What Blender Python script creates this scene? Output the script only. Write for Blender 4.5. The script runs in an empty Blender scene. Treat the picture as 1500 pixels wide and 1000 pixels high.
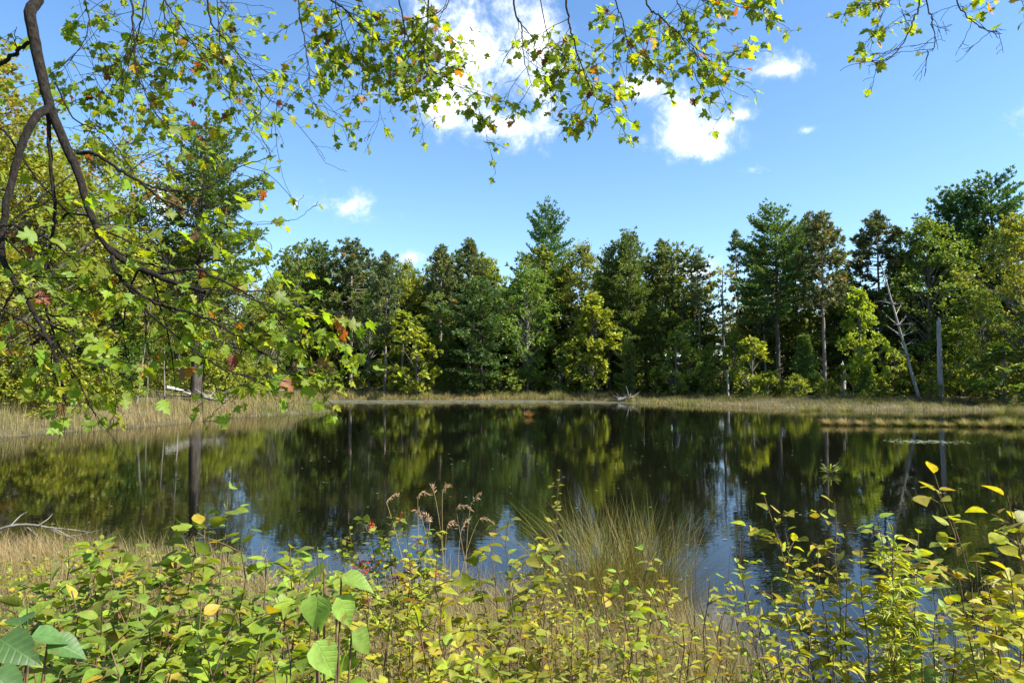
import bpy, math, random
import numpy as np
from mathutils import Vector

rng = np.random.default_rng(11)
random.seed(5)
sc = bpy.context.scene
COL = sc.collection
R = math.radians

# ------------------------------------------------------------------ camera
CAM_Z = 2.6
HORIZON = 555.0                     # row of the horizon in the 1500x1000 photograph
PITCH = math.atan((HORIZON - 500) / 1000.0)
cam = bpy.data.cameras.new('camera')
cam.sensor_width = 36
cam.lens = 24
cam.clip_start = 0.05
cam.clip_end = 3000
cam_o = bpy.data.objects.new('camera', cam)
COL.objects.link(cam_o)
cam_o.location = (0, 0, CAM_Z)
cam_o.rotation_euler = (math.pi / 2 + PITCH, 0, 0)
cam.dof.use_dof = False
sc.camera = cam_o

# ------------------------------------------------------------------ view, sky, sun
sc.view_settings.view_transform = 'Standard'
sc.view_settings.look = 'None'
sc.view_settings.exposure = 1.4
sc.view_settings.gamma = 1
sc.view_settings.use_curve_mapping = False
SUN_AZ, SUN_EL = R(106), R(43)
sun = bpy.data.lights.new('sun', 'SUN')
sun.energy = 5.0
sun.angle = R(0.5)
sun.color = (1.0, 0.95, 0.86)
sun_o = bpy.data.objects.new('sun', sun)
COL.objects.link(sun_o)
sdir = Vector((math.sin(SUN_AZ) * math.cos(SUN_EL), math.cos(SUN_AZ) * math.cos(SUN_EL), math.sin(SUN_EL)))
sun_o.rotation_euler = sdir.to_track_quat('Z', 'Y').to_euler()


def ray(px, py):
    cp, sp = math.cos(PITCH), math.sin(PITCH)
    dx, dz = (px - 750) / 1000.0, (500 - py) / 1000.0
    return np.array([dx, cp - dz * sp, sp + dz * cp])


def at(px, py, dist):
    """world point seen at pixel (px, py), at depth y = dist metres in front of the camera"""
    d = ray(px, py)
    return np.array([0, 0, CAM_Z]) + d * (dist / d[1])


world = bpy.data.worlds.new('World')
sc.world = world
world.use_nodes = True


def build_world():
    nt = world.node_tree
    N, L = nt.nodes, nt.links
    bg = N['Background']
    sky = N.new('ShaderNodeTexSky')
    sky.sky_type = 'NISHITA'
    sky.sun_disc = False
    sky.sun_elevation = SUN_EL
    sky.sun_rotation = SUN_AZ
    sky.altitude = 200
    sky.air_density = 1.0
    sky.dust_density = 0.4
    sky.ozone_density = 3.0
    hs = N.new('ShaderNodeHueSaturation')
    hs.inputs['Saturation'].default_value = 1.13
    L.new(sky.outputs[0], hs.inputs['Color'])
    tc = N.new('ShaderNodeTexCoord')
    gen = tc.outputs['Generated']
    no = N.new('ShaderNodeTexNoise')
    no.inputs['Scale'].default_value = 15
    no.inputs['Detail'].default_value = 9
    no.inputs['Roughness'].default_value = 0.68
    no.inputs['Distortion'].default_value = 0.25
    L.new(gen, no.inputs['Vector'])
    # clouds: (px, py, half width, half height) as directions on the sky, weight
    blobs = [(705, 65, 135, 112, 1.0), (650, 150, 75, 55, .85), (735, 180, 95, 50, .72), (790, 60, 80, 75, .7),
             (1012, 182, 66, 50, .95), (1038, 212, 42, 30, .8), (1145, 102, 60, 22, .8), (938, 128, 44, 28, .55), (505, 304, 80, 34, .62),
             (1085, 168, 40, 14, .5), (1100, 248, 36, 14, .4), (560, 130, 45, 40, .42), (605, 378, 40, 14, .5),
             (242, 300, 34, 46, .9), (1485, 182, 40, 26, .42), (1010, 395, 70, 30, .6), (700, 640, 1, 1, 0),
             (433, 300, 14, 18, .3), (1180, 190, 30, 12, .3)]
    total = None

    def m(op, a, b=None, c=None, clamp=False):
        n = N.new('ShaderNodeMath')
        n.operation = op
        n.use_clamp = clamp
        for i, v in enumerate((a, b, c)):
            if v is None:
                continue
            if isinstance(v, (int, float)):
                n.inputs[i].default_value = v
            else:
                L.new(v, n.inputs[i])
        return n.outputs[0]

    for (px, py, a, b, wgt) in blobs:
        if wgt == 0:
            continue
        d = Vector(ray(px, py)).normalized()
        rt = d.cross(Vector((0, 0, 1))).normalized()
        up = rt.cross(d).normalized()
        k = d.y ** 2 + 0.0
        sub = N.new('ShaderNodeVectorMath')
        sub.operation = 'SUBTRACT'
        L.new(gen, sub.inputs[0])
        sub.inputs[1].default_value = d
        outs = []
        for v, s in ((rt, a), (up, b)):
            dt = N.new('ShaderNodeVectorMath')
            dt.operation = 'DOT_PRODUCT'
            L.new(sub.outputs[0], dt.inputs[0])
            dt.inputs[1].default_value = v * (1000.0 / s)
            outs.append(m('MULTIPLY', dt.outputs['Value'], dt.outputs['Value']))
        r2 = m('ADD', outs[0], outs[1])
        fall = m('SUBTRACT', 1.0, m('SQRT', r2))
        fall = m('MAXIMUM', fall, -1.0)
        v = m('MULTIPLY_ADD', fall, 1.0, m('MULTIPLY_ADD', no.outputs['Fac'], 3.6, -1.92 - (1 - wgt) * 0.75))
        total = v if total is None else m('MAXIMUM', total, v)
    dens = N.new('ShaderNodeMapRange')
    dens.interpolation_type = 'SMOOTHSTEP'
    dens.inputs['From Min'].default_value = -0.28
    dens.inputs['From Max'].default_value = 1.15
    L.new(total, dens.inputs['Value'])
    ramp = N.new('ShaderNodeValToRGB')
    ramp.color_ramp.elements[0].position = 0.0
    ramp.color_ramp.elements[0].color = (3.3, 3.9, 4.7, 1)
    ramp.color_ramp.elements[1].position = 0.85
    ramp.color_ramp.elements[1].color = (7.5, 7.6, 7.7, 1)
    L.new(dens.outputs[0], ramp.inputs[0])
    mix = N.new('ShaderNodeMix')
    mix.data_type = 'RGBA'
    L.new(dens.outputs[0], mix.inputs[0])
    L.new(hs.outputs[0], mix.inputs[6])
    L.new(ramp.outputs[0], mix.inputs[7])
    L.new(mix.outputs[2], bg.inputs['Color'])
    bg.inputs['Strength'].default_value = 0.103


build_world()


# ------------------------------------------------------------------ helpers
def unit(v):
    return v / np.maximum(np.linalg.norm(v, axis=-1, keepdims=True), 1e-9)


def fnoise(x, y, f=1.0, seed=0):
    """smooth pseudo noise in -1..1"""
    r = np.random.default_rng(seed)
    s = 0
    for k in range(7):
        a = r.uniform(0, 2 * math.pi)
        ff = f * r.uniform(.5, 2.2)
        s = s + np.sin((x * math.cos(a) + y * math.sin(a)) * ff + r.uniform(0, 6.28))
    return s / 3.6


class MB:
    """collects geometry for ONE mesh object"""

    def __init__(self):
        self.v, self.ls, self.lt, self.c, self.uv, self.mi, self.n = [], [], [], [], [], [], 0

    def add(self, verts, faces, col=(1, 1, 1), uv=None, mi=0):
        """verts (n,3); faces: (m,k) int array"""
        verts = np.asarray(verts, float).reshape(-1, 3)
        faces = np.asarray(faces)
        self.v.append(verts)
        self.ls.append((faces + self.n).ravel())
        self.lt.append(np.full(len(faces), faces.shape[1]))
        self.mi.append(np.full(len(faces), mi))
        c = np.asarray(col, float)
        if c.ndim == 1:
            c = np.broadcast_to(c, (len(verts), 3))
        self.c.append(c)
        self.uv.append(np.zeros((len(verts), 2)) if uv is None else uv)
        self.n += len(verts)

    def inst(self, tpl, M, T, col, mi=0):
        """many copies of a template: M (N,3,3) columns are the axes, T (N,3), col (N,3)"""
        tv, tf, tuv = tpl
        N, k = len(T), len(tv)
        if N == 0:
            return
        verts = np.einsum('nij,kj->nki', M, tv) + T[:, None, :]
        self_c = np.repeat(col, k, axis=0)
        uv = np.tile(tuv, (N, 1))
        first = True
        for f in tf:
            ff = (f[None] + (np.arange(N) * k)[:, None, None]).reshape(-1, f.shape[1])
            if first:
                self.add(verts.reshape(-1, 3), ff, self_c, uv, mi)
                first = False
            else:
                self.ls.append((ff + self.n - N * k).ravel())
                self.lt.append(np.full(len(ff), ff.shape[1]))
                self.mi.append(np.full(len(ff), mi))

    def tube(self, pts, radii, sides=6, col=(1, 1, 1), mi=0):
        pts = np.asarray(pts, float)
        n = len(pts)
        radii = np.broadcast_to(np.asarray(radii, float), (n,))
        t = unit(np.gradient(pts, axis=0))
        ref = np.array([0, 0, 1.0]) if abs(t[0][2]) < .85 else np.array([1.0, 0, 0])
        u = unit(np.cross(t, ref))
        for i in range(1, n):                       # keep the frame from flipping
            if (u[i] * u[i - 1]).sum() < 0:
                u[i] = -u[i]
        w = np.cross(t, u)
        a = np.linspace(0, 2 * math.pi, sides, endpoint=False)
        ring = (np.cos(a)[None, :, None] * u[:, None] + np.sin(a)[None, :, None] * w[:, None]) * radii[:, None, None] + pts[:, None]
        i, j = np.meshgrid(np.arange(n - 1), np.arange(sides), indexing='ij')
        j2 = (j + 1) % sides
        f = np.stack([i * sides + j, i * sides + j2, (i + 1) * sides + j2, (i + 1) * sides + j], -1).reshape(-1, 4)
        self.add(ring.reshape(-1, 3), f, col, mi=mi)

    def mesh(self, name, smooth=False):
        me = bpy.data.meshes.new(name)
        V = np.concatenate(self.v)
        LS = np.concatenate(self.ls)
        LT = np.concatenate(self.lt)
        me.vertices.add(len(V))
        me.vertices.foreach_set('co', V.ravel())
        me.loops.add(len(LS))
        me.loops.foreach_set('vertex_index', LS.astype(np.int32))
        me.polygons.add(len(LT))
        me.polygons.foreach_set('loop_start', np.concatenate([[0], np.cumsum(LT)[:-1]]).astype(np.int32))
        me.polygons.foreach_set('loop_total', LT.astype(np.int32))
        me.polygons.foreach_set('material_index', np.concatenate(self.mi).astype(np.int32))
        if smooth:
            me.polygons.foreach_set('use_smooth', np.ones(len(LT), bool))
        C = np.concatenate(self.c)
        at_ = me.attributes.new('Col', 'FLOAT_COLOR', 'POINT')
        at_.data.foreach_set('color', np.concatenate([C, np.ones((len(C), 1))], 1).ravel().astype(np.float32))
        au = me.attributes.new('leaf_uv', 'FLOAT2', 'POINT')
        au.data.foreach_set('vector', np.concatenate(self.uv).ravel().astype(np.float32))
        me.update(calc_edges=True)
        return me

    def build(self, name, mats, parent=None, smooth=False, loc=None):
        me = self.mesh(name, smooth)
        for mt in (mats if isinstance(mats, (list, tuple)) else [mats]):
            me.materials.append(mt)
        o = bpy.data.objects.new(name, me)
        COL.objects.link(o)
        if parent:
            o.parent = parent
        if loc is not None:
            o.location = loc
        return o


def tag(o, label=None, cat=None, group=None, kind=None):
    for k, v in (('label', label), ('category', cat), ('group', group), ('kind', kind)):
        if v:
            o[k] = v
    return o


def empty(name, loc, label, cat, group=None):
    o = bpy.data.objects.new(name, None)
    o.empty_display_size = .2
    COL.objects.link(o)
    o.location = loc
    return tag(o, label, cat, group)


def dup(root, label, group=None):
    r = root.copy()
    COL.objects.link(r)
    r['label'] = label
    if group:
        r['group'] = group
    for ch in root.children:
        c = ch.copy()
        COL.objects.link(c)
        c.parent = r
    return r


def frames(y, n):
    """orthonormal frames: y = long axis, z close to n"""
    y = unit(y)
    x = unit(np.cross(y, n))
    z = np.cross(x, y)
    return np.stack([x, y, z], -1)


def bez(p0, p1, p2, n):
    t = np.linspace(0, 1, n)[:, None]
    return (1 - t) ** 2 * p0 + 2 * t * (1 - t) * p1 + t * t * p2


def spline(P, n):
    """Catmull-Rom through the points P (any columns)"""
    P = np.asarray(P, float)
    Q = np.concatenate([[2 * P[0] - P[1]], P, [2 * P[-1] - P[-2]]])
    out = []
    m = len(P) - 1
    ts = np.linspace(0, m, n)
    for t in ts:
        i = min(int(t), m - 1)
        f = t - i
        a, b, c, d = Q[i], Q[i + 1], Q[i + 2], Q[i + 3]
        out.append(.5 * ((2 * b) + (-a + c) * f + (2 * a - 5 * b + 4 * c - d) * f * f + (-a + 3 * b - 3 * c + d) * f ** 3))
    return np.array(out)


# ------------------------------------------------------------------ materials
def new_mat(name):
    m = bpy.data.materials.new(name)
    m.use_nodes = True
    nt = m.node_tree
    return m, nt, nt.nodes, nt.links, nt.nodes['Principled BSDF']


def leaf_mat(name, trans=.45, rough=.5, spec=.3, tcol=(1.35, 1.25, .45), veins=False, objcol=False):
    m, nt, N, L, p = new_mat(name)
    a = N.new('ShaderNodeAttribute')
    a.attribute_name = 'Col'
    col = a.outputs['Color']
    if objcol:
        oi = N.new('ShaderNodeObjectInfo')
        mx = N.new('ShaderNodeMix')
        mx.data_type = 'RGBA'
        mx.blend_type = 'MULTIPLY'
        mx.inputs[0].default_value = 1
        L.new(col, mx.inputs[6])
        L.new(oi.outputs['Color'], mx.inputs[7])
        col = mx.outputs[2]
    if veins:
        uv = N.new('ShaderNodeAttribute')
        uv.attribute_name = 'leaf_uv'
        sx = N.new('ShaderNodeSeparateXYZ')
        L.new(uv.outputs['Vector'], sx.inputs[0])
        ab = N.new('ShaderNodeMath'); ab.operation = 'ABSOLUTE'
        L.new(sx.outputs[0], ab.inputs[0])
        # side veins run forward from the midrib
        sub = N.new('ShaderNodeMath'); sub.operation = 'MULTIPLY_ADD'
        L.new(ab.outputs[0], sub.inputs[0]); sub.inputs[1].default_value = -.55
        L.new(sx.outputs[1], sub.inputs[2])
        pp = N.new('ShaderNodeMath'); pp.operation = 'PINGPONG'
        L.new(sub.outputs[0], pp.inputs[0]); pp.inputs[1].default_value = .07
        mn = N.new('ShaderNodeMath'); mn.operation = 'MINIMUM'
        L.new(pp.outputs[0], mn.inputs[0])
        L.new(ab.outputs[0], mn.inputs[1])
        mr = N.new('ShaderNodeMapRange')
        mr.inputs['From Max'].default_value = .028
        mr.inputs['To Min'].default_value = 1.0
        mr.inputs['To Max'].default_value = 0.0
        L.new(mn.outputs[0], mr.inputs[0])
        vm = N.new('ShaderNodeMix'); vm.data_type = 'RGBA'
        fac = N.new('ShaderNodeMath'); fac.operation = 'MULTIPLY'; fac.inputs[1].default_value = .11
        L.new(mr.outputs[0], fac.inputs[0])
        L.new(fac.outputs[0], vm.inputs[0])
        L.new(col, vm.inputs[6])
        vm.inputs[7].default_value = (.34, .38, .12, 1)
        col = vm.outputs[2]
        tc = N.new('ShaderNodeTexCoord')
        nz = N.new('ShaderNodeTexNoise'); nz.inputs['Scale'].default_value = 60; nz.inputs['Detail'].default_value = 4
        L.new(tc.outputs['Object'], nz.inputs['Vector'])
        r2 = N.new('ShaderNodeMapRange')
        r2.inputs['From Min'].default_value = .3; r2.inputs['From Max'].default_value = .7
        r2.inputs['To Min'].default_value = .78; r2.inputs['To Max'].default_value = 1.18
        L.new(nz.outputs['Fac'], r2.inputs[0])
        sc_ = N.new('ShaderNodeVectorMath'); sc_.operation = 'SCALE'
        L.new(col, sc_.inputs[0]); L.new(r2.outputs[0], sc_.inputs['Scale'])
        col = sc_.outputs[0]
        nb = N.new('ShaderNodeTexNoise'); nb.inputs['Scale'].default_value = 38; nb.inputs['Detail'].default_value = 3
        L.new(tc.outputs['Object'], nb.inputs['Vector'])
        r3 = N.new('ShaderNodeMapRange')
        r3.inputs['From Min'].default_value = .63; r3.inputs['From Max'].default_value = .69; r3.inputs['To Max'].default_value = .75
        L.new(nb.outputs['Fac'], r3.inputs[0])
        bm = N.new('ShaderNodeMix'); bm.data_type = 'RGBA'
        L.new(r3.outputs[0], bm.inputs[0]); L.new(col, bm.inputs[6]); bm.inputs[7].default_value = (.20, .12, .035, 1)
        col = bm.outputs[2]
        bp = N.new('ShaderNodeBump'); bp.inputs['Strength'].default_value = .25; bp.inputs['Distance'].default_value = .002
        bp.invert = True
        L.new(mr.outputs[0], bp.inputs['Height'])
        L.new(bp.outputs[0], p.inputs['Normal'])
    L.new(col, p.inputs['Base Color'])
    p.inputs['Roughness'].default_value = rough
    p.inputs['Specular IOR Level'].default_value = spec
    t = N.new('ShaderNodeBsdfTranslucent')
    tm = N.new('ShaderNodeMix')
    tm.data_type = 'RGBA'
    tm.blend_type = 'MULTIPLY'
    tm.inputs[0].default_value = 1
    L.new(col, tm.inputs[6])
    tm.inputs[7].default_value = (*tcol, 1)
    L.new(tm.outputs[2], t.inputs['Color'])
    mx = N.new('ShaderNodeMixShader')
    mx.inputs[0].default_value = trans
    L.new(p.outputs[0], mx.inputs[1])
    L.new(t.outputs[0], mx.inputs[2])
    L.new(mx.outputs[0], N['Material Output'].inputs['Surface'])
    return m


def bark_mat(name, c1, c2, scale=6, stretch=.18, bump=.4):
    m, nt, N, L, p = new_mat(name)
    tc = N.new('ShaderNodeTexCoord')
    mp = N.new('ShaderNodeMapping')
    mp.inputs['Scale'].default_value = (1, 1, stretch)
    L.new(tc.outputs['Object'], mp.inputs[0])
    no = N.new('ShaderNodeTexNoise')
    no.inputs['Scale'].default_value = scale
    no.inputs['Detail'].default_value = 8
    no.inputs['Roughness'].default_value = .7
    L.new(mp.outputs[0], no.inputs['Vector'])
    r = N.new('ShaderNodeValToRGB')
    r.color_ramp.elements[0].position = .35
    r.color_ramp.elements[1].position = .68
    r.color_ramp.elements[0].color = (*c1, 1)
    r.color_ramp.elements[1].color = (*c2, 1)
    L.new(no.outputs['Fac'], r.inputs[0])
    L.new(r.outputs[0], p.inputs['Base Color'])
    p.inputs['Roughness'].default_value = .9
    p.inputs['Specular IOR Level'].default_value = .15
    b = N.new('ShaderNodeBump')
    b.inputs['Strength'].default_value = bump
    b.inputs['Distance'].default_value = .03
    L.new(no.outputs['Fac'], b.inputs['Height'])
    L.new(b.outputs[0], p.inputs['Normal'])
    return m


M_PINE = leaf_mat('pine needles', .3, .55, .25, (1.3, 1.2, .5), objcol=True)
M_BROAD = leaf_mat('broad leaves', .42, .5, .3, (1.5, 1.35, .4), objcol=True)
M_GRASS = leaf_mat('grass blades', .4, .55, .25, (1.15, 1.1, .7))
M_MAPLE = leaf_mat('maple leaves', .55, .5, .3, (1.9, 1.7, .4))
M_SHRUB = leaf_mat('shrub leaves', .42, .48, .3, (1.6, 1.45, .35), veins=True)
M_BARK_DK = bark_mat('dark pine bark', (.028, .023, .018), (.12, .105, .085))
M_BARK_RED = bark_mat('red pine bark', (.12, .10, .082), (.36, .30, .26), 5)
M_BARK_GREY = bark_mat('grey bark', (.06, .055, .045), (.25, .23, .2), 5)
M_DEAD = bark_mat('weathered dead wood', (.16, .145, .12), (.48, .45, .4), 7, .1)
M_WHITE = bark_mat('bleached log', (.22, .2, .17), (.6, .57, .52), 9, .4)
M_MAPBARK = bark_mat('maple limb bark', (.008, .0065, .005), (.045, .037, .028), 70, .5, .9)
M_STEM = bark_mat('shrub stems', (.06, .038, .022), (.20, .13, .07), 60, .4, .3)

# ------------------------------------------------------------------ terrain
POND = np.array([(-23, 30.6), (-24, 27), (-26, 22), (-20, 14.5), (-14, 12), (-8.6, 10.6), (-5.6, 9.7), (-3.4, 8.7), (-1.9, 7.9), (-.4, 7.3), (.9, 7.0),
                 (1.7, 6.3), (2.1, 5.0), (2.6, 4.3), (3.4, 4.3), (4.1, 5.0), (4.9, 6.6), (6.2, 8.2), (9, 10.5), (14, 13), (24, 19), (38, 30), (50, 46),
                 (50, 56), (43.5, 58), (38, 57), (32, 57), (26, 58.5), (21.7, 62), (17.5, 70), (12, 80), (4.2, 84), (-4.2, 84.5), (-12.6, 84),
                 (-21.5, 86), (-24.5, 80), (-22.5, 70), (-19, 61), (-14.6, 55), (-14.9, 52.5), (-17, 50), (-19.3, 46), (-20.4, 37), (-22, 33.8)])


def sdist(x, y):
    """signed distance to the pond's shore, positive on land"""
    P = np.stack([x, y], -1)
    best = np.full(x.shape, 1e9)
    ins = np.zeros(x.shape, bool)
    for k in range(len(POND)):
        a, b = POND[k], POND[(k + 1) % len(POND)]
        ab = b - a
        t = np.clip(((P - a) @ ab) / (ab @ ab), 0, 1)
        d = np.linalg.norm(P - a - t[..., None] * ab, axis=-1)
        best = np.minimum(best, d)
        c = ((a[1] > y) != (b[1] > y))
        xi = (b[0] - a[0]) * (y - a[1]) / (b[1] - a[1] + 1e-12) + a[0]
        ins ^= c & (x < xi)
    return np.where(ins, -best, best) + .35 * fnoise(x, y, .9, 3) * np.clip(y / 30, .25, 1)


def sstep(a, b, x):
    t = np.clip((x - a) / (b - a), 0, 1)
    return t * t * (3 - 2 * t)


ISLE = [(17.6, 38.6, 1.2), (19.5, 38.3, 1.5), (22.2, 38.0, 1.7), (25, 37.6, 1.6), (27.8, 37.2, 1.7), (30.5, 37, 1.6)]


def gz(x, y):
    x, y = np.asarray(x, float), np.asarray(y, float)
    d = sdist(x, y)
    near = sstep(9.5, 0.5, y) * np.clip((30 - np.abs(x)) / 15, 0, 1)
    far = 1 - near
    h = np.where(d < 0, -.9 * sstep(0, -3, d), .16 * sstep(0, .5, d) + .3 * sstep(0, 5, d))
    h = h + far * (sstep(3, 12, d) * .35 + np.clip(d - 10, 0, 60) * .02 + np.clip(d - 40, 0, 200) * .045)
    left = sstep(-8, -20, x) * sstep(20, 30, y)
    h = h + left * sstep(1, 7, d) * .55
    h = h + near * .58 * sstep(0, 6, d)
    h = h + np.where(d > 0, fnoise(x, y, .8, 5) * .05 + fnoise(x, y, 3.1, 6) * .025, 0) * sstep(0, 2, d)
    for ix, iy, ir in ISLE:
        h = np.maximum(h, -.03 - .5 * sstep(.6, 1.6, np.hypot((x - ix) / ir, (y - iy) / .8)) if True else h)
    return h


def gz1(x, y):
    return float(gz(np.array([x]), np.array([y]))[0])


def build_ground():
    u = np.linspace(-1, 1, 300)
    xs = np.sinh(u * 4.6) / np.sinh(4.6) * 700
    v = np.linspace(-.55, 1, 320)
    ys = np.sinh(v * 4.6) / np.sinh(4.6) * 900 + 6
    X, Y = np.meshgrid(xs, ys)
    Z = gz(X, Y)
    nx, ny = len(xs), len(ys)
    i, j = np.meshgrid(np.arange(ny - 1), np.arange(nx - 1), indexing='ij')
    f = np.stack([i * nx + j, i * nx + j + 1, (i + 1) * nx + j + 1, (i + 1) * nx + j], -1).reshape(-1, 4)
    b = MB()
    b.add(np.stack([X, Y, Z], -1).reshape(-1, 3), f)
    m, nt, N, L, p = new_mat('soil and dry litter')
    tc = N.new('ShaderNodeTexCoord')
    n1 = N.new('ShaderNodeTexNoise'); n1.inputs['Scale'].default_value = .9; n1.inputs['Detail'].default_value = 12; n1.inputs['Roughness'].default_value = .75
    L.new(tc.outputs['Object'], n1.inputs['Vector'])
    r = N.new('ShaderNodeValToRGB')
    e = r.color_ramp.elements
    e[0].position = .3; e[0].color = (.03, .022, .012, 1)
    e[1].position = .75; e[1].color = (.16, .125, .065, 1)
    q = e.new(.52); q.color = (.07, .062, .025, 1)
    L.new(n1.outputs['Fac'], r.inputs[0])
    L.new(r.outputs[0], p.inputs['Base Color'])
    p.inputs['Roughness'].default_value = .95
    bp = N.new('ShaderNodeBump'); bp.inputs['Strength'].default_value = .8; bp.inputs['Distance'].default_value = .08
    L.new(n1.outputs['Fac'], bp.inputs['Height'])
    L.new(bp.outputs[0], p.inputs['Normal'])
    o = b.build('ground', m, smooth=True)
    tag(o, kind='structure')


def build_water():
    b = MB()
    b.add([(-60, 2.5, 0), (70, 2.5, 0), (70, 110, 0), (-60, 110, 0)], [(0, 1, 2, 3)])
    m, nt, N, L, p = new_mat('pond water')
    p.inputs['Base Color'].default_value = (.004, .0042, .0024, 1)
    p.inputs['Roughness'].default_value = .015
    p.inputs['IOR'].default_value = 1.33
    tc = N.new('ShaderNodeTexCoord')

    def wave(scale, stretch, detail, dist, rot=0):
        mp = N.new('ShaderNodeMapping')
        mp.inputs['Scale'].default_value = (stretch, 1, 1)
        mp.inputs['Rotation'].default_value = (0, 0, rot)
        L.new(tc.outputs['Object'], mp.inputs[0])
        n = N.new('ShaderNodeTexNoise')
        n.inputs['Scale'].default_value = scale
        n.inputs['Detail'].default_value = detail
        n.inputs['Distortion'].default_value = .3
        L.new(mp.outputs[0], n.inputs['Vector'])
        return n.outputs['Fac'], dist

    prev = None
    big = N.new('ShaderNodeTexNoise'); big.inputs['Scale'].default_value = .09; big.inputs['Detail'].default_value = 2
    L.new(tc.outputs['Object'], big.inputs['Vector'])
    br = N.new('ShaderNodeMapRange'); br.inputs['From Min'].default_value = .4; br.inputs['From Max'].default_value = .65
    br.inputs['To Min'].default_value = .35; br.inputs['To Max'].default_value = 1.0
    L.new(big.outputs['Fac'], br.inputs[0])
    for f, d in (wave(5.5, .55, 2, .0019), wave(13, .6, 2, .0006, .25), wave(1.1, .6, 1, .002)):
        bp = N.new('ShaderNodeBump')
        bp.inputs['Distance'].default_value = d
        L.new(br.outputs[0], bp.inputs['Strength'])
        L.new(f, bp.inputs['Height'])
        if prev:
            L.new(prev, bp.inputs['Normal'])
        prev = bp.outputs[0]
    L.new(prev, p.inputs['Normal'])
    o = b.build('water', m)
    tag(o, kind='structure')


# ------------------------------------------------------------------ leaf templates (x width, y length, z normal)
def tpl_diamond(w=.5):
    v = np.array([(0, 0, 0), (w, .45, -.06), (0, 1, 0), (-w, .45, -.06)])
    return v, [np.array([(0, 1, 2, 3)])], v[:, :2].copy()


def tpl_ovate(w=.36, curl=.12, fold=.1, heart=False):
    ts = np.array([0, .12, .3, .5, .7, .88, 1])
    pr = np.array([0, .88, 1.0, .84, .5, .17, 0] if heart else [0, .66, .98, .97, .66, .26, 0]) * w
    v, uv = [], []
    for t in ts:
        v.append((0, t, -curl * t * t)); uv.append((0, t))
    for s in (1, -1):
        for t, q in zip(ts[1:-1], pr[1:-1]):
            v.append((s * q, t + .02, -curl * t * t + fold * q / w * .7)); uv.append((s * q, t))
    mid = lambda k: k
    rt = lambda k: 7 + k - 1
    lf = lambda k: 12 + k - 1
    q = []
    tr = [(0, rt(1), 1), (0, 1, lf(1)), (5, rt(5), 6), (5, 6, lf(5))]
    for k in range(1, 5):
        q += [(k, rt(k), rt(k + 1), k + 1), (k, k + 1, lf(k + 1), lf(k))]
    return np.array(v), [np.array(q), np.array(tr)], np.array(uv)


def tpl_maple(seed=0):
    r = np.random.default_rng(seed)
    half = [(.06, -.02), (.16, .02), (.40, .06), (.30, .16), (.36, .22), (.58, .34), (.42, .38), (.46, .48), (.24, .50), (.20, .60), (.27, .74), (.13, .78), (0, 1.0)]
    h = np.array(half) * (1 + r.uniform(-.13, .13, (len(half), 1)))
    cu, fo = r.uniform(.5, 2.6), r.uniform(-.1, .38)
    h[-1, 0] = 0
    out = [(0, 0)] + [tuple(q) for q in h] + [(-a, b) for a, b in h[-2::-1]]
    out = np.array(out)
    v = [(0, .30, 0)]
    for a, b in out:
        v.append((a, b, -.14 * (a * a + (b - .3) ** 2) * cu + .10 * math.sin(9 * a + 5 * b + seed) * (abs(a) + .2 * b) + fo * abs(a)))
    n = len(out)
    f = np.array([(0, 1 + k, 1 + (k + 1) % n) for k in range(n)])
    v = np.array(v)
    return v, [f], v[:, :2].copy()


T_DIA = tpl_diamond()
T_OV = tpl_ovate(.31, .22, .12)
T_OVB = tpl_ovate(.36, .25, .16)
T_NAR = tpl_ovate(.075, .2, .03)
T_MAP = [tpl_maple(k) for k in range(9)]
T_LAN = tpl_ovate(.19, .3, .08)
T_NEEDLE = tpl_diamond(.2)


# ------------------------------------------------------------------ trees
def rand_dirs(r, n):
    return unit(r.normal(size=(n, 3)))


def vary(r, base, n, s=.25, sh=.12):
    """albedo variation leaf to leaf"""
    b = np.array(base)[None] * (1 + r.uniform(-s, s, (n, 1)))
    b = b * (1 + r.uniform(-sh, sh, (n, 3)))
    return np.clip(b, 0, 1)


def trunk_path(r, H, lean=.01, n=10):
    t = np.linspace(0, 1, n)
    w = np.cumsum(r.normal(0, lean * H / n, (n, 2)), 0) * 1.6
    w[0] = 0
    return np.stack([w[:, 0], w[:, 1], t * H], -1)


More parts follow.
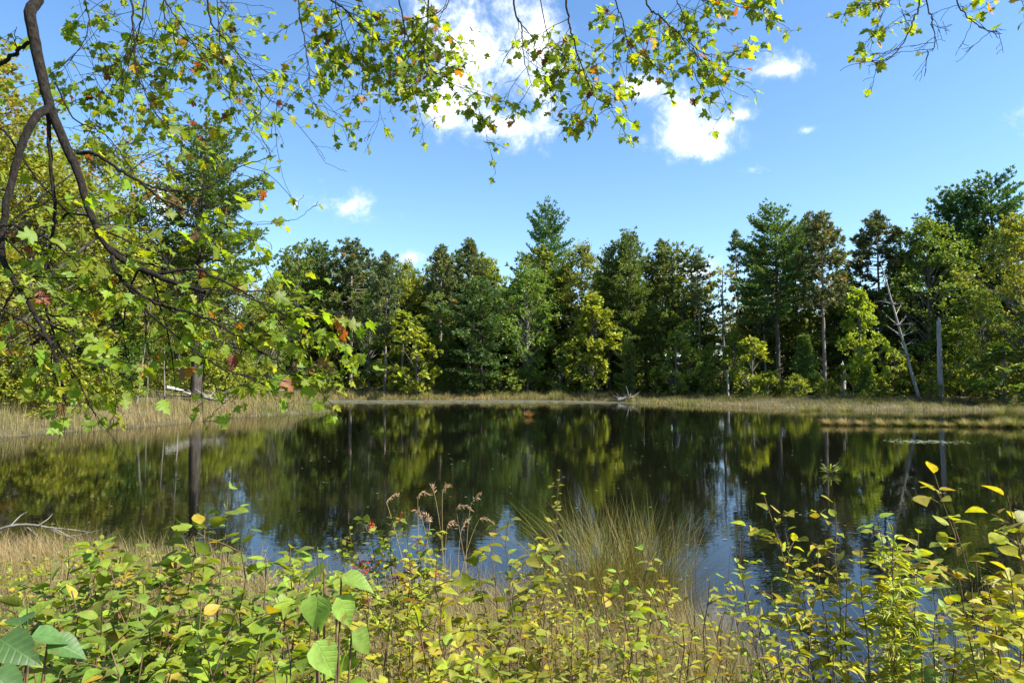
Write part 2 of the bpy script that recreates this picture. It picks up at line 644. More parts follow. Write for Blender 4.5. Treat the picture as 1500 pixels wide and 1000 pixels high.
def pine(seed, H=24, base=.22, Rm=4.2, r0=.3, kind='white', gap=.55, dens=1.0, needle=.36, lowscale=1.0):
    """returns (trunk MB, crown MB)"""
    r = np.random.default_rng(seed)
    tb, cb = MB(), MB()
    tp = trunk_path(r, H, .012, 14)
    zz = np.linspace(0, 1, 14)
    tb.tube(tp, r0 * (1 - zz) ** .8 + .025, 8)
    at_z = lambda z: np.array([np.interp(z, tp[:, 2], tp[:, k]) for k in range(3)])
    z = base * H
    Y, Nn, P, C, S = [], [], [], [], []
    green = np.array((.115, .17, .046)) if kind != 'red' else np.array((.14, .175, .075))
    # dead snags of old branches under the crown
    for k in range(int(18 * base) + 4):
        zd = r.uniform(.15, max(base, .2)) * H
        a = r.uniform(0, 6.28)
        o = at_z(zd)
        ln = r.uniform(.3, 1.6)
        tb.tube([o, o + np.array([math.cos(a), math.sin(a), r.uniform(-.3, .15)]) * ln], [.025, .008], 4)
    sector = r.uniform(.65, 1.25, 8)
    while z < H * .985:
        t = (z - base * H) / (H * (1 - base))
        if kind == 'white':
            prof = (1 - t) ** .45 * (.7 + .5 * min(1, t * 3)) * lowscale + .07
            nb = r.integers(3, 6)
            el = R(-4 + 46 * t ** 1.3)
        elif kind == 'fir':
            prof = (1 - t) ** .95 + .04
            nb = r.integers(5, 8)
            el = R(-14 + 40 * t)
        else:
            prof = (1 - abs(2 * t - .75) ** 2 * .42) * (1 - t ** 4 * .75) * .9
            nb = r.integers(3, 6)
            el = R(-12 + 62 * t)
        a0 = r.uniform(0, 6.28)
        o = at_z(z)
        for k in range(nb):
            a = a0 + k * 6.28 / nb + r.uniform(-.4, .4)
            Lb = Rm * prof * r.uniform(.45, 1.12) * sector[int(a / 6.2832 * 8) % 8]
            if r.uniform() < .07:
                continue
            e = el + r.uniform(-.16, .16)
            d = np.array([math.cos(a) * math.cos(e), math.sin(a) * math.cos(e), math.sin(e)])
            tip = o + d * Lb + np.array([0, 0, .10 * Lb])
            mid = o + d * Lb * .5 - np.array([0, 0, .07 * Lb])
            path = bez(o, mid, tip, 6)
            rb = max(.012, .018 * Lb)
            tb.tube(path, np.linspace(rb, .006, 6), 4)
            perp = unit(np.cross(d, (0, 0, 1.0)))
            if kind in ('white', 'fir'):
                s0 = .22 if kind == 'fir' else .3
                ns = max(2, int(Lb * (1 - s0) / .34 * dens))
                for s in np.linspace(s0, 1, ns):
                    pt = np.array([np.interp(s, np.linspace(0, 1, 6), path[:, q]) for q in range(3)])
                    wl = (.24 * Lb * (1.15 - s) + .22) * r.uniform(.6, 1.2)
                    for sgn in (-1, 1):
                        nd = max(1, int(wl / .26))
                        for q in range(nd):
                            f = (q + .7) / nd
                            pp = pt + perp * sgn * wl * f + d * wl * f * .6 + r.normal(0, .05, 3)
                            P.append(pp); Y.append(perp * sgn * .6 + d * .8 + np.array([0, 0, .18])); S.append(1.0)
            else:
                ns = max(1, int(Lb / .75 * dens))
                for s in np.linspace(.55, 1, ns):
                    pt = np.array([np.interp(s, np.linspace(0, 1, 6), path[:, q]) for q in range(3)])
                    for q in range(3):
                        off = r.normal(0, .26, 3) * np.array([1, 1, .6])
                        P.append(pt + off); Y.append(d + np.array([0, 0, .5])); S.append(1.15)
        z += gap * (1.15 - .5 * t) * r.uniform(.75, 1.3) * (H / 24) ** .5
    P, Y, S = np.array(P), unit(np.array(Y)), np.array(S)
    per = 7 if kind != 'red' else 15
    tone = 1 + .16 * fnoise(P[:, 0], P[:, 2], 1.6, seed + 9)
    n = len(P) * per
    Pn = np.repeat(P, per, 0) + r.normal(0, .07, (n, 3))
    Yn = unit(np.repeat(Y, per, 0) + r.normal(0, .42 if kind != 'red' else .8, (n, 3)))
    Nz = unit(r.normal(0, .6, (n, 3)) + np.array([0, 0, .8]))
    size = needle * np.repeat(S, per)[:, None] * r.uniform(.7, 1.25, (n, 1))
    M = frames(Yn, Nz) * size[:, None]
    C = vary(r, green, n, .22, .08) * np.repeat(tone, per)[:, None]
    old = np.repeat(r.uniform(size=len(P)) < (.05 if kind == 'white' else .035), per)
    C[old] = C[old] * np.array((1.9, 1.15, .8))
    cb.inst(T_NEEDLE, M, Pn, C)
    return tb, cb


def broad(seed, H=18, base=.25, Rm=4.5, r0=.2, clumps=70, leaf=.24, per=70, col=(.18, .225, .036), autumn=0.0, droop=.0, squash=.62, spread=1.0, hole=.0):
    r = np.random.default_rng(seed)
    tb, cb = MB(), MB()
    tp = trunk_path(r, H * .93, .018, 10)
    zz = np.linspace(0, 1, 10)
    tb.tube(tp, r0 * (1 - zz) ** .75 + .02, 8)
    # clump centres inside an uneven envelope
    cen = []
    lobes = r.uniform(.6, 1.15, (6, 10))
    while len(cen) < clumps:
        t = r.uniform(0, 1) ** .9
        env = Rm * (math.sin(math.pi * min(1, .14 + .86 * t) ** 1.15) ** .75) * lobes[int(t * 5.99), r.integers(0, 10)]
        a = r.uniform(0, 6.28)
        env *= 1 + .28 * math.sin(a * 2 + t * 5 + seed)
        rr = env * math.sqrt(r.uniform(.12, 1))
        c = np.array([math.cos(a) * rr, math.sin(a) * rr, H * (base + (1 - base) * t) - .3])
        c[:2] += np.array([np.interp(c[2], tp[:, 2], tp[:, k]) for k in range(2)])
        cen.append(c)
    cen = np.array(cen)
    for c in cen:
        zb = max(H * base * .55, c[2] - r.uniform(.5, 1.3) * (np.hypot(c[0], c[1]) * .8 + .4))
        o = np.array([np.interp(zb, tp[:, 2], tp[:, k]) for k in range(3)])
        mid = (o + c) / 2 + np.array([0, 0, .1 * np.linalg.norm(c - o)]) + r.normal(0, .15, 3)
        ln = np.linalg.norm(c - o)
        tb.tube(bez(o, mid, c, 6), np.linspace(max(.012, .014 * ln), .006, 6), 4)
    n = len(cen) * per
    rad = r.uniform(.5, 1.2, len(cen)) * Rm * .235 * spread
    # every clump is made of a few twigs, leaves sit along them
    tw = 7
    tdir = unit(r.normal(0, 1, (len(cen), tw, 3)) * np.array([1, 1, .55]))
    k = r.integers(0, tw, n)
    ci = np.repeat(np.arange(len(cen)), per)
    f = r.uniform(.1, 1, n) ** .7
    P = cen[ci] + tdir[ci, k] * (rad[ci] * f)[:, None] + r.normal(0, .11, (n, 3)) * rad[ci][:, None]
    P[:, 2] -= (1 - squash) * .2 * f + droop * f
    Y = unit(tdir[ci, k] + r.normal(0, .6, (n, 3)) + np.array([0, 0, -.25 - droop]))
    Nz = unit(r.normal(0, .55, (n, 3)) + np.array([0, 0, .9]))
    M = frames(Y, Nz) * (leaf * r.uniform(.65, 1.3, (n, 1)))[:, None]
    tone = 1 + .22 * r.uniform(-1, 1, len(cen))
    C = vary(r, col, n, .2, .1) * tone[ci][:, None]
    if autumn:
        au = r.uniform(size=len(cen)) < autumn
        hit = au[ci] & (r.uniform(size=n) < .7)
        pal = np.array([(.30, .17, .03), (.26, .11, .025), (.28, .22, .03), (.2, .13, .05)])
        C[hit] = pal[r.integers(0, 4, hit.sum())] * r.uniform(.7, 1.1, (hit.sum(), 1))
    cb.inst(T_DIA, M, P, C)
    return tb, cb


PROTO = {}


def proto(key, builder, trunk_mat, crown_mat):
    tb, cb = builder
    PROTO[key] = (tb.mesh(key + '_trunk', True), cb.mesh(key + '_crown'), trunk_mat, crown_mat, float(max(np.concatenate(cb.v)[:, 2].max(), 1)))
    PROTO[key][0].materials.append(trunk_mat)
    PROTO[key][1].materials.append(crown_mat)


proto('white_a', pine(1, 25, .16, 5.2, .33, needle=.45), M_BARK_DK, M_PINE)
proto('white_b', pine(2, 25, .22, 5.0, .30, needle=.45), M_BARK_DK, M_PINE)
proto('white_c', pine(3, 25, .42, 5.6, .34, gap=.55, needle=.45), M_BARK_DK, M_PINE)
proto('white_low', pine(4, 15, .05, 4.6, .2, gap=.5, needle=.42), M_BARK_DK, M_PINE)
proto('red_a', pine(5, 24, .5, 3.9, .22, 'red', .6, needle=.42), M_BARK_RED, M_PINE)
proto('red_b', pine(6, 24, .4, 3.6, .2, 'red', .6, needle=.42), M_BARK_RED, M_PINE)
proto('red_thin', pine(7, 23, .6, 2.5, .15, 'red', .75, .9, needle=.4), M_BARK_RED, M_PINE)
proto('fir', pine(8, 6, .04, 1.5, .08, 'fir', .26, 1.5, .22), M_BARK_GREY, M_PINE)
proto('broad_a', broad(21, 18, .16, 5.2, clumps=120, per=110, leaf=.22), M_BARK_GREY, M_BROAD)
proto('broad_b', broad(22, 18, .2, 4.8, clumps=110, per=110, leaf=.22), M_BARK_GREY, M_BROAD)
proto('broad_c', broad(23, 17, .12, 5.6, clumps=130, per=110, leaf=.22, squash=.5), M_BARK_GREY, M_BROAD)
proto('broad_thin', broad(24, 18, .42, 3.0, clumps=34, per=50, autumn=.3), M_BARK_GREY, M_BROAD)
proto('young_maple', broad(25, 9, .12, 2.5, .08, clumps=80, per=80, leaf=.24, squash=.4), M_BARK_GREY, M_BROAD)
proto('sapling', broad(26, 4, .1, 1.5, .04, clumps=32, per=40, leaf=.18), M_BARK_GREY, M_BROAD)
proto('bush', broad(27, 2.4, .0, 1.5, .03, clumps=34, per=50, leaf=.14, spread=1.3), M_BARK_GREY, M_BROAD)
# finer leaves for the nearer left shore
proto('left_broad', broad(31, 14, .04, 5.4, .2, clumps=190, per=150, leaf=.15, spread=.9, autumn=.05), M_BARK_GREY, M_BROAD)
proto('left_autumn', broad(32, 15, .1, 5.2, .2, clumps=160, per=150, leaf=.15, spread=.9, autumn=.16), M_BARK_GREY, M_BROAD)
proto('left_pine', pine(33, 19, .38, 5.0, .42, gap=.45, dens=1.7, needle=.3), M_BARK_DK, M_PINE)
proto('left_soft', pine(34, 9, .03, 3.2, .12, gap=.4, dens=1.7, needle=.24), M_BARK_DK, M_PINE)
proto('left_thin', broad(35, 12, .5, 2.2, .13, clumps=45, per=110, leaf=.15), M_BARK_GREY, M_BROAD)
proto('left_bush', broad(36, 3, .0, 1.9, .04, clumps=55, per=120, leaf=.11, spread=1.3), M_BARK_GREY, M_BROAD)


def plant_tree(key, px, top, dist, wide, color, name, label, cat='tree', group=None, lean=0.0, x=None, rz=None):
    b = at(px, HORIZON, dist)
    bx = b[0] if x is None else x
    bz = gz1(bx, dist) - .08
    tz = at(px, top, dist)[2]
    H = tz - bz
    tm, cm, _, _, h0 = PROTO[key]
    root = empty(name, (bx, dist, bz), label, cat, group)
    s = H / h0
    root.scale = (s * wide, s * wide, s)
    root.rotation_euler = (0, lean, random.uniform(0, 6.28) if rz is None else rz)
    for nm, me in (('trunk', tm), ('crown', cm)):
        o = bpy.data.objects.new(nm, me)
        COL.objects.link(o)
        o.parent = root
        o.color = (*color, 1)
    return root


build_ground()
build_water()
#@TREES@
# ------------------------------------------------------------------ the trees that can be told apart
G_FAR = 'trees along the far shore'
G_LEFT = 'trees on the grassy shore under the maple'
W1, W2, W3 = (1, 1, 1), (.8, .9, .85), (1.25, 1.15, .8)


def far_trees():
    T = plant_tree
    # key, px, top row, distance, width factor, colour, name, label
    rows = [
        # --- left shore, behind the overhanging maple limb
        ('left_autumn', -75, 30, 37, 1.1, (1.2, 1.0, 1), 'maple_tree', 'orange tinged maple at the far edge of the frame behind the overhanging limb', G_LEFT),
        ('left_broad', 40, 195, 41, 1.25, (1.35, 1.25, 1), 'broadleaf_tree', 'bright green bushy tree directly behind the forked hanging limb', G_LEFT),
        ('left_autumn', 120, 192, 47, 1.0, (1, 1, 1), 'broadleaf_tree', 'green tree with brownish seed clusters just beside the tall lone pine', G_LEFT),
        ('left_soft', 165, 388, 45, 1.15, (1.0, 1.15, .8), 'pine_tree', 'feathery low pine with soft drooping boughs to the ground', G_LEFT),
        ('left_broad', 192, 275, 52, .95, (1.15, 1.05, 1), 'broadleaf_tree', 'pale leafy tree between the feathery pine and the lone pine', G_LEFT),
        ('left_pine', 288, 168, 50, .95, (.95, 1.0, .85), 'pine_tree', 'tall lone white pine with thick dark trunk on the grassy point', G_LEFT),
        ('left_thin', 201, 395, 45, .8, (1.3, 1.2, 1), 'broadleaf_tree', 'slim leaning tree with bare grey trunk at the grass edge', G_LEFT),
        ('left_thin', 217, 440, 48, .6, (1.3, 1.2, 1), 'broadleaf_tree', 'small tree with narrow doubled trunk left of the fallen log', G_LEFT),
        ('left_thin', 242, 420, 46, .55, (1.4, 1.2, 1), 'broadleaf_tree', 'crooked tree with leafy sprouts standing at the log end', G_LEFT),
        ('left_broad', 345, 372, 62, .8, (1.1, 1.05, 1), 'broadleaf_tree', 'rounded tree filling the gap beyond the lone pine', G_LEFT),
        ('left_broad', 395, 395, 66, .6, (.9, 1, .9), 'broadleaf_tree', 'dark rounded tree where the grassy point meets the far wood', G_LEFT),
        ('left_broad', -30, 330, 36, 1.1, (1.3, 1.25, 1), 'broadleaf_tree', 'low spreading tree at the left edge over the shaded shrub', G_LEFT),
        ('left_bush', 318, 505, 54, 1.0, (1.4, 1.3, 1), 'shrub', 'sunlit round shrub beneath the tall lone pine', G_LEFT),
        ('left_bush', 352, 520, 57, 1.2, (1.1, 1.1, 1), 'shrub', 'darker green shrub next to the sunlit one under the pine', G_LEFT),
        ('left_bush', 70, 520, 37, 1.2, (1.5, 1.3, 1), 'shrub', 'yellow green shrub on the bank below the drooping leaf tips', G_LEFT),
        ('left_bush', 150, 535, 42, 1.2, (1.3, 1.25, 1), 'shrub', 'low shrub below the feathery pine', G_LEFT),
        ('left_bush', 20, 500, 40, 1.5, (1.1, 1.0, 1), 'shrub', 'broad shaded shrub beside the dark leaning stub', G_LEFT),
        # --- centre of the far shore, from the bay towards the marsh
        ('broad_b', 432, 352, 96, .95, (.75, .85, .8), 'broadleaf_tree', 'dark green tree at the inner corner of the bay', G_FAR),
        ('white_b', 468, 350, 100, .85, (.8, .95, 1), 'pine_tree', 'blunt topped pine above the inner corner of the bay', G_FAR),
        ('red_a', 514, 346, 98, 1.2, (.85, .9, .9), 'red_pine', 'full crowned red pine left of the pale trunked one', G_FAR),
        ('red_b', 563, 366, 90, 1.0, (.95, 1, 1), 'red_pine', 'red pine with a pale bare trunk in the middle of the bay', G_FAR),
        ('broad_c', 592, 376, 104, .8, (1.35, 1.25, 1), 'broadleaf_tree', 'bright yellow green tree behind the pale trunked red pine', G_FAR),
        ('broad_a', 540, 420, 93, .7, (.8, .95, 1), 'broadleaf_tree', 'shorter dark tree filling between two red pines at the bay', G_FAR),
        ('red_a', 645, 356, 96, 1.0, (.95, .95, .9), 'red_pine', 'brownish red pine right of the bright yellow green tree', G_FAR),
        ('red_b', 686, 346, 99, 1.25, (.9, .95, .9), 'red_pine', 'spiky topped red pine highest on its stretch of skyline', G_FAR),
        ('broad_b', 640, 425, 92, .9, (.85, .95, 1), 'broadleaf_tree', 'mid green tree below the brownish red pine', G_FAR),
        ('white_low', 705, 400, 89, 1.1, (.7, .85, .9), 'pine_tree', 'dark sweeping pine with layered boughs almost to the water', G_FAR),
        ('broad_a', 772, 384, 91, 1.0, (.8, 1.05, 1), 'broadleaf_tree', 'deep green round headed tree in the middle of the far shore', G_FAR),
        ('white_a', 800, 290, 112, .8, (.85, 1.1, 1.2), 'pine_tree', 'tallest pine of the centre rising alone above the skyline', G_FAR),
        ('broad_c', 852, 350, 99, .95, (1.15, 1.05, 1.1), 'broadleaf_tree', 'pale olive tree with willowy top below the tallest central pine', G_FAR),
        ('young_maple', 868, 425, 88, 1.0, (1.5, 1.4, 1), 'maple_tree', 'vivid green young maple catching sun in front of dark pines', G_FAR),
        ('white_c', 893, 352, 92, .7, (1.05, 1.0, .8), 'pine_tree', 'open crowned pine with twin dark stems behind the vivid maple', G_FAR),
        ('white_b', 925, 330, 90, .85, (1.15, 1.1, .8), 'pine_tree', 'layered olive pine with pointed tip right of the vivid maple', G_FAR),
        ('white_low', 922, 490, 84, .75, (1.35, 1.25, .8), 'pine_tree', 'squat bushy pine at the water beside the driftwood', G_FAR),
        ('white_low', 958, 440, 90, .8, (1.1, 1.05, .8), 'pine_tree', 'medium olive pine behind the squat bushy one', G_FAR),
        ('red_b', 970, 348, 96, 1.0, (.9, .9, .9), 'red_pine', 'sparse greyish red pine beside the layered olive pine', G_FAR),
        ('broad_thin', 1000, 420, 90, 1.0, (1.0, 1.0, 1), 'broadleaf_tree', 'thin tree with see through crown near the marsh start', G_FAR),
        ('red_thin', 1026, 370, 88, 1.1, (.95, 1.0, 1), 'red_pine', 'slender red pine with airy crown by the autumn tinted tree', G_FAR),
        ('broad_thin', 1062, 388, 84, 1.1, (1.4, 1.1, 1), 'broadleaf_tree', 'autumn tinted tree with gold and orange upper leaves', G_FAR),
        ('red_thin', 1083, 334, 86, .85, (.8, .95, 1.1), 'red_pine', 'thin lollipop red pine standing clear against the sky', G_FAR),
        ('red_thin', 1106, 352, 88, .8, (.85, .95, 1), 'red_pine', 'second slender red pine between the lollipop one and the great pine', G_FAR),
        ('red_b', 1122, 345, 84, .8, (.85, .9, .9), 'red_pine', 'red pine crowding the great pine on its lollipop side', G_FAR),
        ('white_c', 1140, 290, 78, .95, (.95, 1.1, .95), 'pine_tree', 'great white pine with dark bare trunk and layered green crown', G_FAR),
        ('white_c', 1168, 318, 86, .8, (.95, 1.05, .9), 'pine_tree', 'pine with long boughs leaning out beside the great white pine', G_FAR),
        ('red_a', 1188, 308, 88, .8, (.95, .9, .9), 'red_pine', 'narrow red pine behind the rusty one', G_FAR),
        ('red_a', 1208, 308, 76, 1.05, (1.0, .93, .85), 'red_pine', 'rusty crowned red pine with long straight grey trunk', G_FAR),
        ('young_maple', 1262, 418, 70, .8, (1.6, 1.65, 1.1), 'maple_tree', 'bright yellow maple glowing in front of the dark wood', G_FAR),
        ('red_a', 1292, 306, 80, 1.15, (.75, .76, .8), 'red_pine', 'dark brown red pine above the leaning dead birch', G_FAR),
        ('broad_b', 1338, 330, 84, .9, (.75, .95, 1), 'broadleaf_tree', 'dark tree between the brown red pine and the oak', G_FAR),
        ('broad_c', 1366, 312, 76, .95, (.85, 1.0, 1), 'oak_tree', 'large dark oak with thick trunk behind the pale snag', G_FAR),
        ('white_b', 1412, 266, 78, 1.1, (.75, 1.0, 1.0), 'pine_tree', 'wide blue green pine lower of the two right skyline pines', G_FAR),
        ('white_a', 1462, 246, 76, 1.1, (.8, 1.05, 1.05), 'pine_tree', 'highest blue green pine on the right skyline', G_FAR),
        ('broad_c', 1500, 306, 62, .9, (1.3, 1.15, .9), 'broadleaf_tree', 'yellow green topped tree cut by the right frame edge', G_FAR),
        ('broad_a', 1440, 415, 66, 1.0, (.75, .95, 1), 'broadleaf_tree', 'shady spreading tree low under the right skyline pines', G_FAR),
        ('broad_a', 1525, 430, 60, 1.0, (.7, .9, 1), 'broadleaf_tree', 'dark tree hanging low over the right bank', G_FAR),
        # --- understorey along the far bank
        ('sapling', 610, 475, 87, 1.1, (1.4, 1.3, .9), 'sapling', 'yellow green sapling at the dark wood edge of the bay', G_FAR),
        ('sapling', 590, 450, 90, 1.3, (1.2, 1.2, 1), 'sapling', 'taller sapling just behind the yellow green one at the bay', G_FAR),
        ('bush', 480, 530, 90, 1.6, (.9, 1, 1), 'shrub', 'dim green shrub at the head of the bay', G_FAR),
        ('fir', 660, 500, 90, 1.3, (1.1, 1.1, .8), 'fir_tree', 'small fir among the shadows left of the sweeping pine', G_FAR),
        ('bush', 748, 535, 90, 1.6, (.8, .9, 1), 'shrub', 'shadowed shrub below the round headed tree', G_FAR),
        ('sapling', 820, 520, 90, 1.2, (.9, 1, 1), 'sapling', 'shadowed sapling left of the vivid maple', G_FAR),
        ('sapling', 990, 480, 82, 1.0, (1.2, 1.2, 1), 'sapling', 'mid green sapling beneath the sparse greyish red pine', G_FAR),
        ('broad_a', 1010, 465, 86, .9, (.9, 1.1, 1), 'broadleaf_tree', 'low green tree under the slender airy red pine', G_FAR),
        ('sapling', 1102, 490, 74, 1.2, (1.5, 1.4, .9), 'maple_tree', 'lime green maple sapling left of the great pine trunk', G_FAR),
        ('young_maple', 1078, 480, 80, .9, (1.2, 1.2, 1), 'maple_tree', 'young maple behind the lime green sapling', G_FAR),
        ('bush', 1125, 540, 72, 1.2, (1.4, 1.35, 1), 'shrub', 'bright shrub at the foot of the great pine', G_FAR),
        ('fir', 1180, 488, 73, 1.1, (1.1, 1.25, .9), 'fir_tree', 'light green young fir between the great pine and rusty pine', G_FAR),
        ('bush', 1165, 545, 70, 1.2, (1.4, 1.3, 1), 'shrub', 'small round shrub left of the young fir', G_FAR),
        ('fir', 1268, 535, 68, 1.3, (1.3, 1.3, .9), 'fir_tree', 'low fir under the bright yellow maple', G_FAR),
        ('sapling', 1310, 510, 71, 1.1, (1.3, 1.3, 1), 'sapling', 'lit sapling between the yellow maple and leaning birch', G_FAR),
        ('bush', 1362, 550, 66, .9, (1.3, 1.2, 1), 'shrub', 'little shrub right at the foot of the pale snag', G_FAR),
        ('young_maple', 1408, 460, 70, 1.1, (1.1, 1.15, 1), 'maple_tree', 'young maple right of the pale snag', G_FAR),
        ('sapling', 1470, 500, 60, 1.6, (.8, .95, 1), 'sapling', 'drooping sapling over the right end of the marsh', G_FAR),
        ('broad_a', 1225, 440, 84, .8, (.8, 1.0, 1), 'broadleaf_tree', 'dark tree in the gap behind the stub snag', G_FAR),
        ('broad_b', 1160, 455, 90, .8, (.95, 1.05, 1), 'broadleaf_tree', 'green tree behind the young fir', G_FAR),
        ('bush', 1228, 586, 61, 1.6, (.7, .6, .6), 'heath_shrub', 'low dark heath shrub on the marsh below the stub snag', G_FAR),
        ('bush', 1275, 587, 60.5, 2.0, (.7, .6, .6), 'heath_shrub', 'low dark heath shrub on the marsh below the yellow maple', G_FAR),
        ('bush', 1332, 587, 60, 2.2, (.75, .65, .65), 'heath_shrub', 'low dark heath shrub on the marsh below the leaning birch', G_FAR),
        ('bush', 1385, 588, 59.5, 2.2, (.7, .6, .6), 'heath_shrub', 'low dark heath shrub on the marsh below the broken topped snag', G_FAR),
        ('bush', 1450, 587, 59, 2.2, (.8, .65, .6), 'heath_shrub', 'low dark heath shrub on the marsh under the drooping sapling', G_FAR),
        ('young_maple', 1040, 500, 82, .9, (1.1, 1.2, 1), 'maple_tree', 'young maple beneath the autumn tinted tree', G_FAR),
    ]
    for k, px, top, dist, wide, col, nm, lab, grp in rows:
        cat = {'shrub': 'shrub', 'heath_shrub': 'shrub', 'sapling': 'sapling'}.get(nm, 'tree')
        lean = {201: .10, 242: -.05, 1500: -.02}.get(px, 0)
        T(k, px, top, dist, wide, col, nm, lab, cat, grp, lean)


def dead_wood():
    r = np.random.default_rng(77)

    def snag(px, base_row, top, dist, rad, lean_px, name, label, mat, broken=True, twigs=0, top_r=.7):
        b = at(px, HORIZON, dist)
        z0 = gz1(b[0], dist) - .1
        p1 = at(px + lean_px, top, dist)
        root = empty(name, (b[0], dist, z0), label, 'dead tree')
        p1 = p1 - np.array([b[0], dist, z0])
        n = 14
        P = np.linspace(0, 1, n)[:, None] * p1
        P[1:-1, :2] += r.normal(0, .02 * np.linalg.norm(p1) / 10, (n - 2, 2))
        mb = MB()
        mb.tube(P, np.linspace(1, top_r, n) * rad, 9)
        if broken:
            for k in range(3):
                a = r.uniform(0, 6.28)
                q = P[-1] + np.array([math.cos(a), math.sin(a), 0]) * rad * .35
                mb.tube([q - np.array([0, 0, .1]), q + np.array([0, 0, r.uniform(.15, .5)])], [rad * .45, .01], 5)
        mb.build('trunk', mat, root, True)
        if twigs:
            for k in range(twigs):
                tw = MB()
                i = r.integers(n // 3, n - 1)
                a = r.uniform(0, 6.28)
                ln = r.uniform(.5, 2.6) * (1.1 - i / n * .6)
                d = np.array([math.cos(a) * .8, math.sin(a) * .8, r.uniform(.1, .9)])
                m = P[i] + d * ln * .5 + r.normal(0, .12, 3)
                e = P[i] + d * ln + np.array([0, 0, r.uniform(-.5, .4)])
                tw.tube(bez(P[i], m, e, 5), np.linspace(rad * .28 + .012, .008, 5), 4)
                bz = bez(P[i], m, e, 5)
                for q in range(2):
                    e2 = bz[r.integers(2, 4)]
                    tw.tube([e2, e2 + unit(d + r.normal(0, .6, 3)) * ln * .4], [.014, .006], 3)
                tw.build('dead_branch', mat, root)
        return root

    snag(1377, 578, 470, 66, .28, -2, 'dead_snag', 'pale broken topped snag standing in front of the dark oak', M_DEAD)
    snag(1234, 578, 534, 72, .32, 0, 'dead_snag', 'short stub of grey dead trunk left of the yellow maple', M_DEAD, top_r=.85)
    snag(1346, 580, 385, 67, .16, -56, 'dead_birch', 'thin leaning dead birch with bare twiggy top', M_DEAD, False, 26, .3)
    snag(1066, 578, 548, 74, .13, 0, 'dead_snag', 'small pale stump pole below the autumn tinted tree', M_DEAD)
    snag(1249, 578, 528, 71, .08, 3, 'dead_sapling', 'spindly dead sapling with side twigs beside the stub snag', M_DEAD, False, 10, .4)
    snag(262, 575, 225, 56, .085, 2, 'dead_snag', 'slim pale dead trunk standing against the lone pine', M_DEAD, False, 8, .3)
    snag(4, 605, 545, 37, .35, 26, 'dead_snag', 'dark leaning stub at the grass edge under the maple leaves', M_BARK_DK)
    snag(1395, 580, 525, 72, .12, 4, 'dead_snag', 'dim grey pole just right of the broken topped snag', M_BARK_GREY)

    def log(pa, pb, rad, label, mat, twigs=0, name='fallen_log', cat='log'):
        pa, pb = np.array(pa, float), np.array(pb, float)
        root = empty(name, pa, label, cat)
        P = np.linspace(0, 1, 8)[:, None] * (pb - pa)
        P[:, 2] += np.sin(np.linspace(0, 3, 8)) * .06
        mb = MB()
        mb.tube(P, np.linspace(rad, rad * .7, 8), 9)
        mb.build('trunk', mat, root, True)
        if twigs:
            for k in range(twigs):
                tw = MB()
                q = P[r.integers(1, 7)]
                d = unit(np.array([r.normal(), r.normal() * .5, r.uniform(.2, 1)]))
                ln = r.uniform(.5, 1.5)
                tw.tube(bez(q, q + d * ln * .5 + r.normal(0, .1, 3), q + d * ln, 5), np.linspace(rad * .4, .01, 5), 4)
                tw.build('dead_branch', mat, root)

    a, b = at(244, 567, 45.5), at(279, 577, 46.5)
    log(a, b, .12, 'white fallen log propped on the grassy point by the pine', M_WHITE)
    a, b = at(284, 580, 46), at(330, 590, 44)
    log(a, b, .09, 'grey heap of fallen branches at the foot of the lone pine', M_DEAD, 14, 'branch_pile', 'branches')
    a, b = at(395, 574, 62), at(432, 573, 60)
    log(a, b, .06, 'bleached bare branch lying on the grass of the point', M_WHITE, 9, 'fallen_branch', 'branch')
    a, b = at(905, 586, 78), at(932, 581, 78)
    log(a, b, .22, 'dark driftwood snag at the waterline below the squat pine', M_BARK_GREY, 10, 'driftwood', 'driftwood')


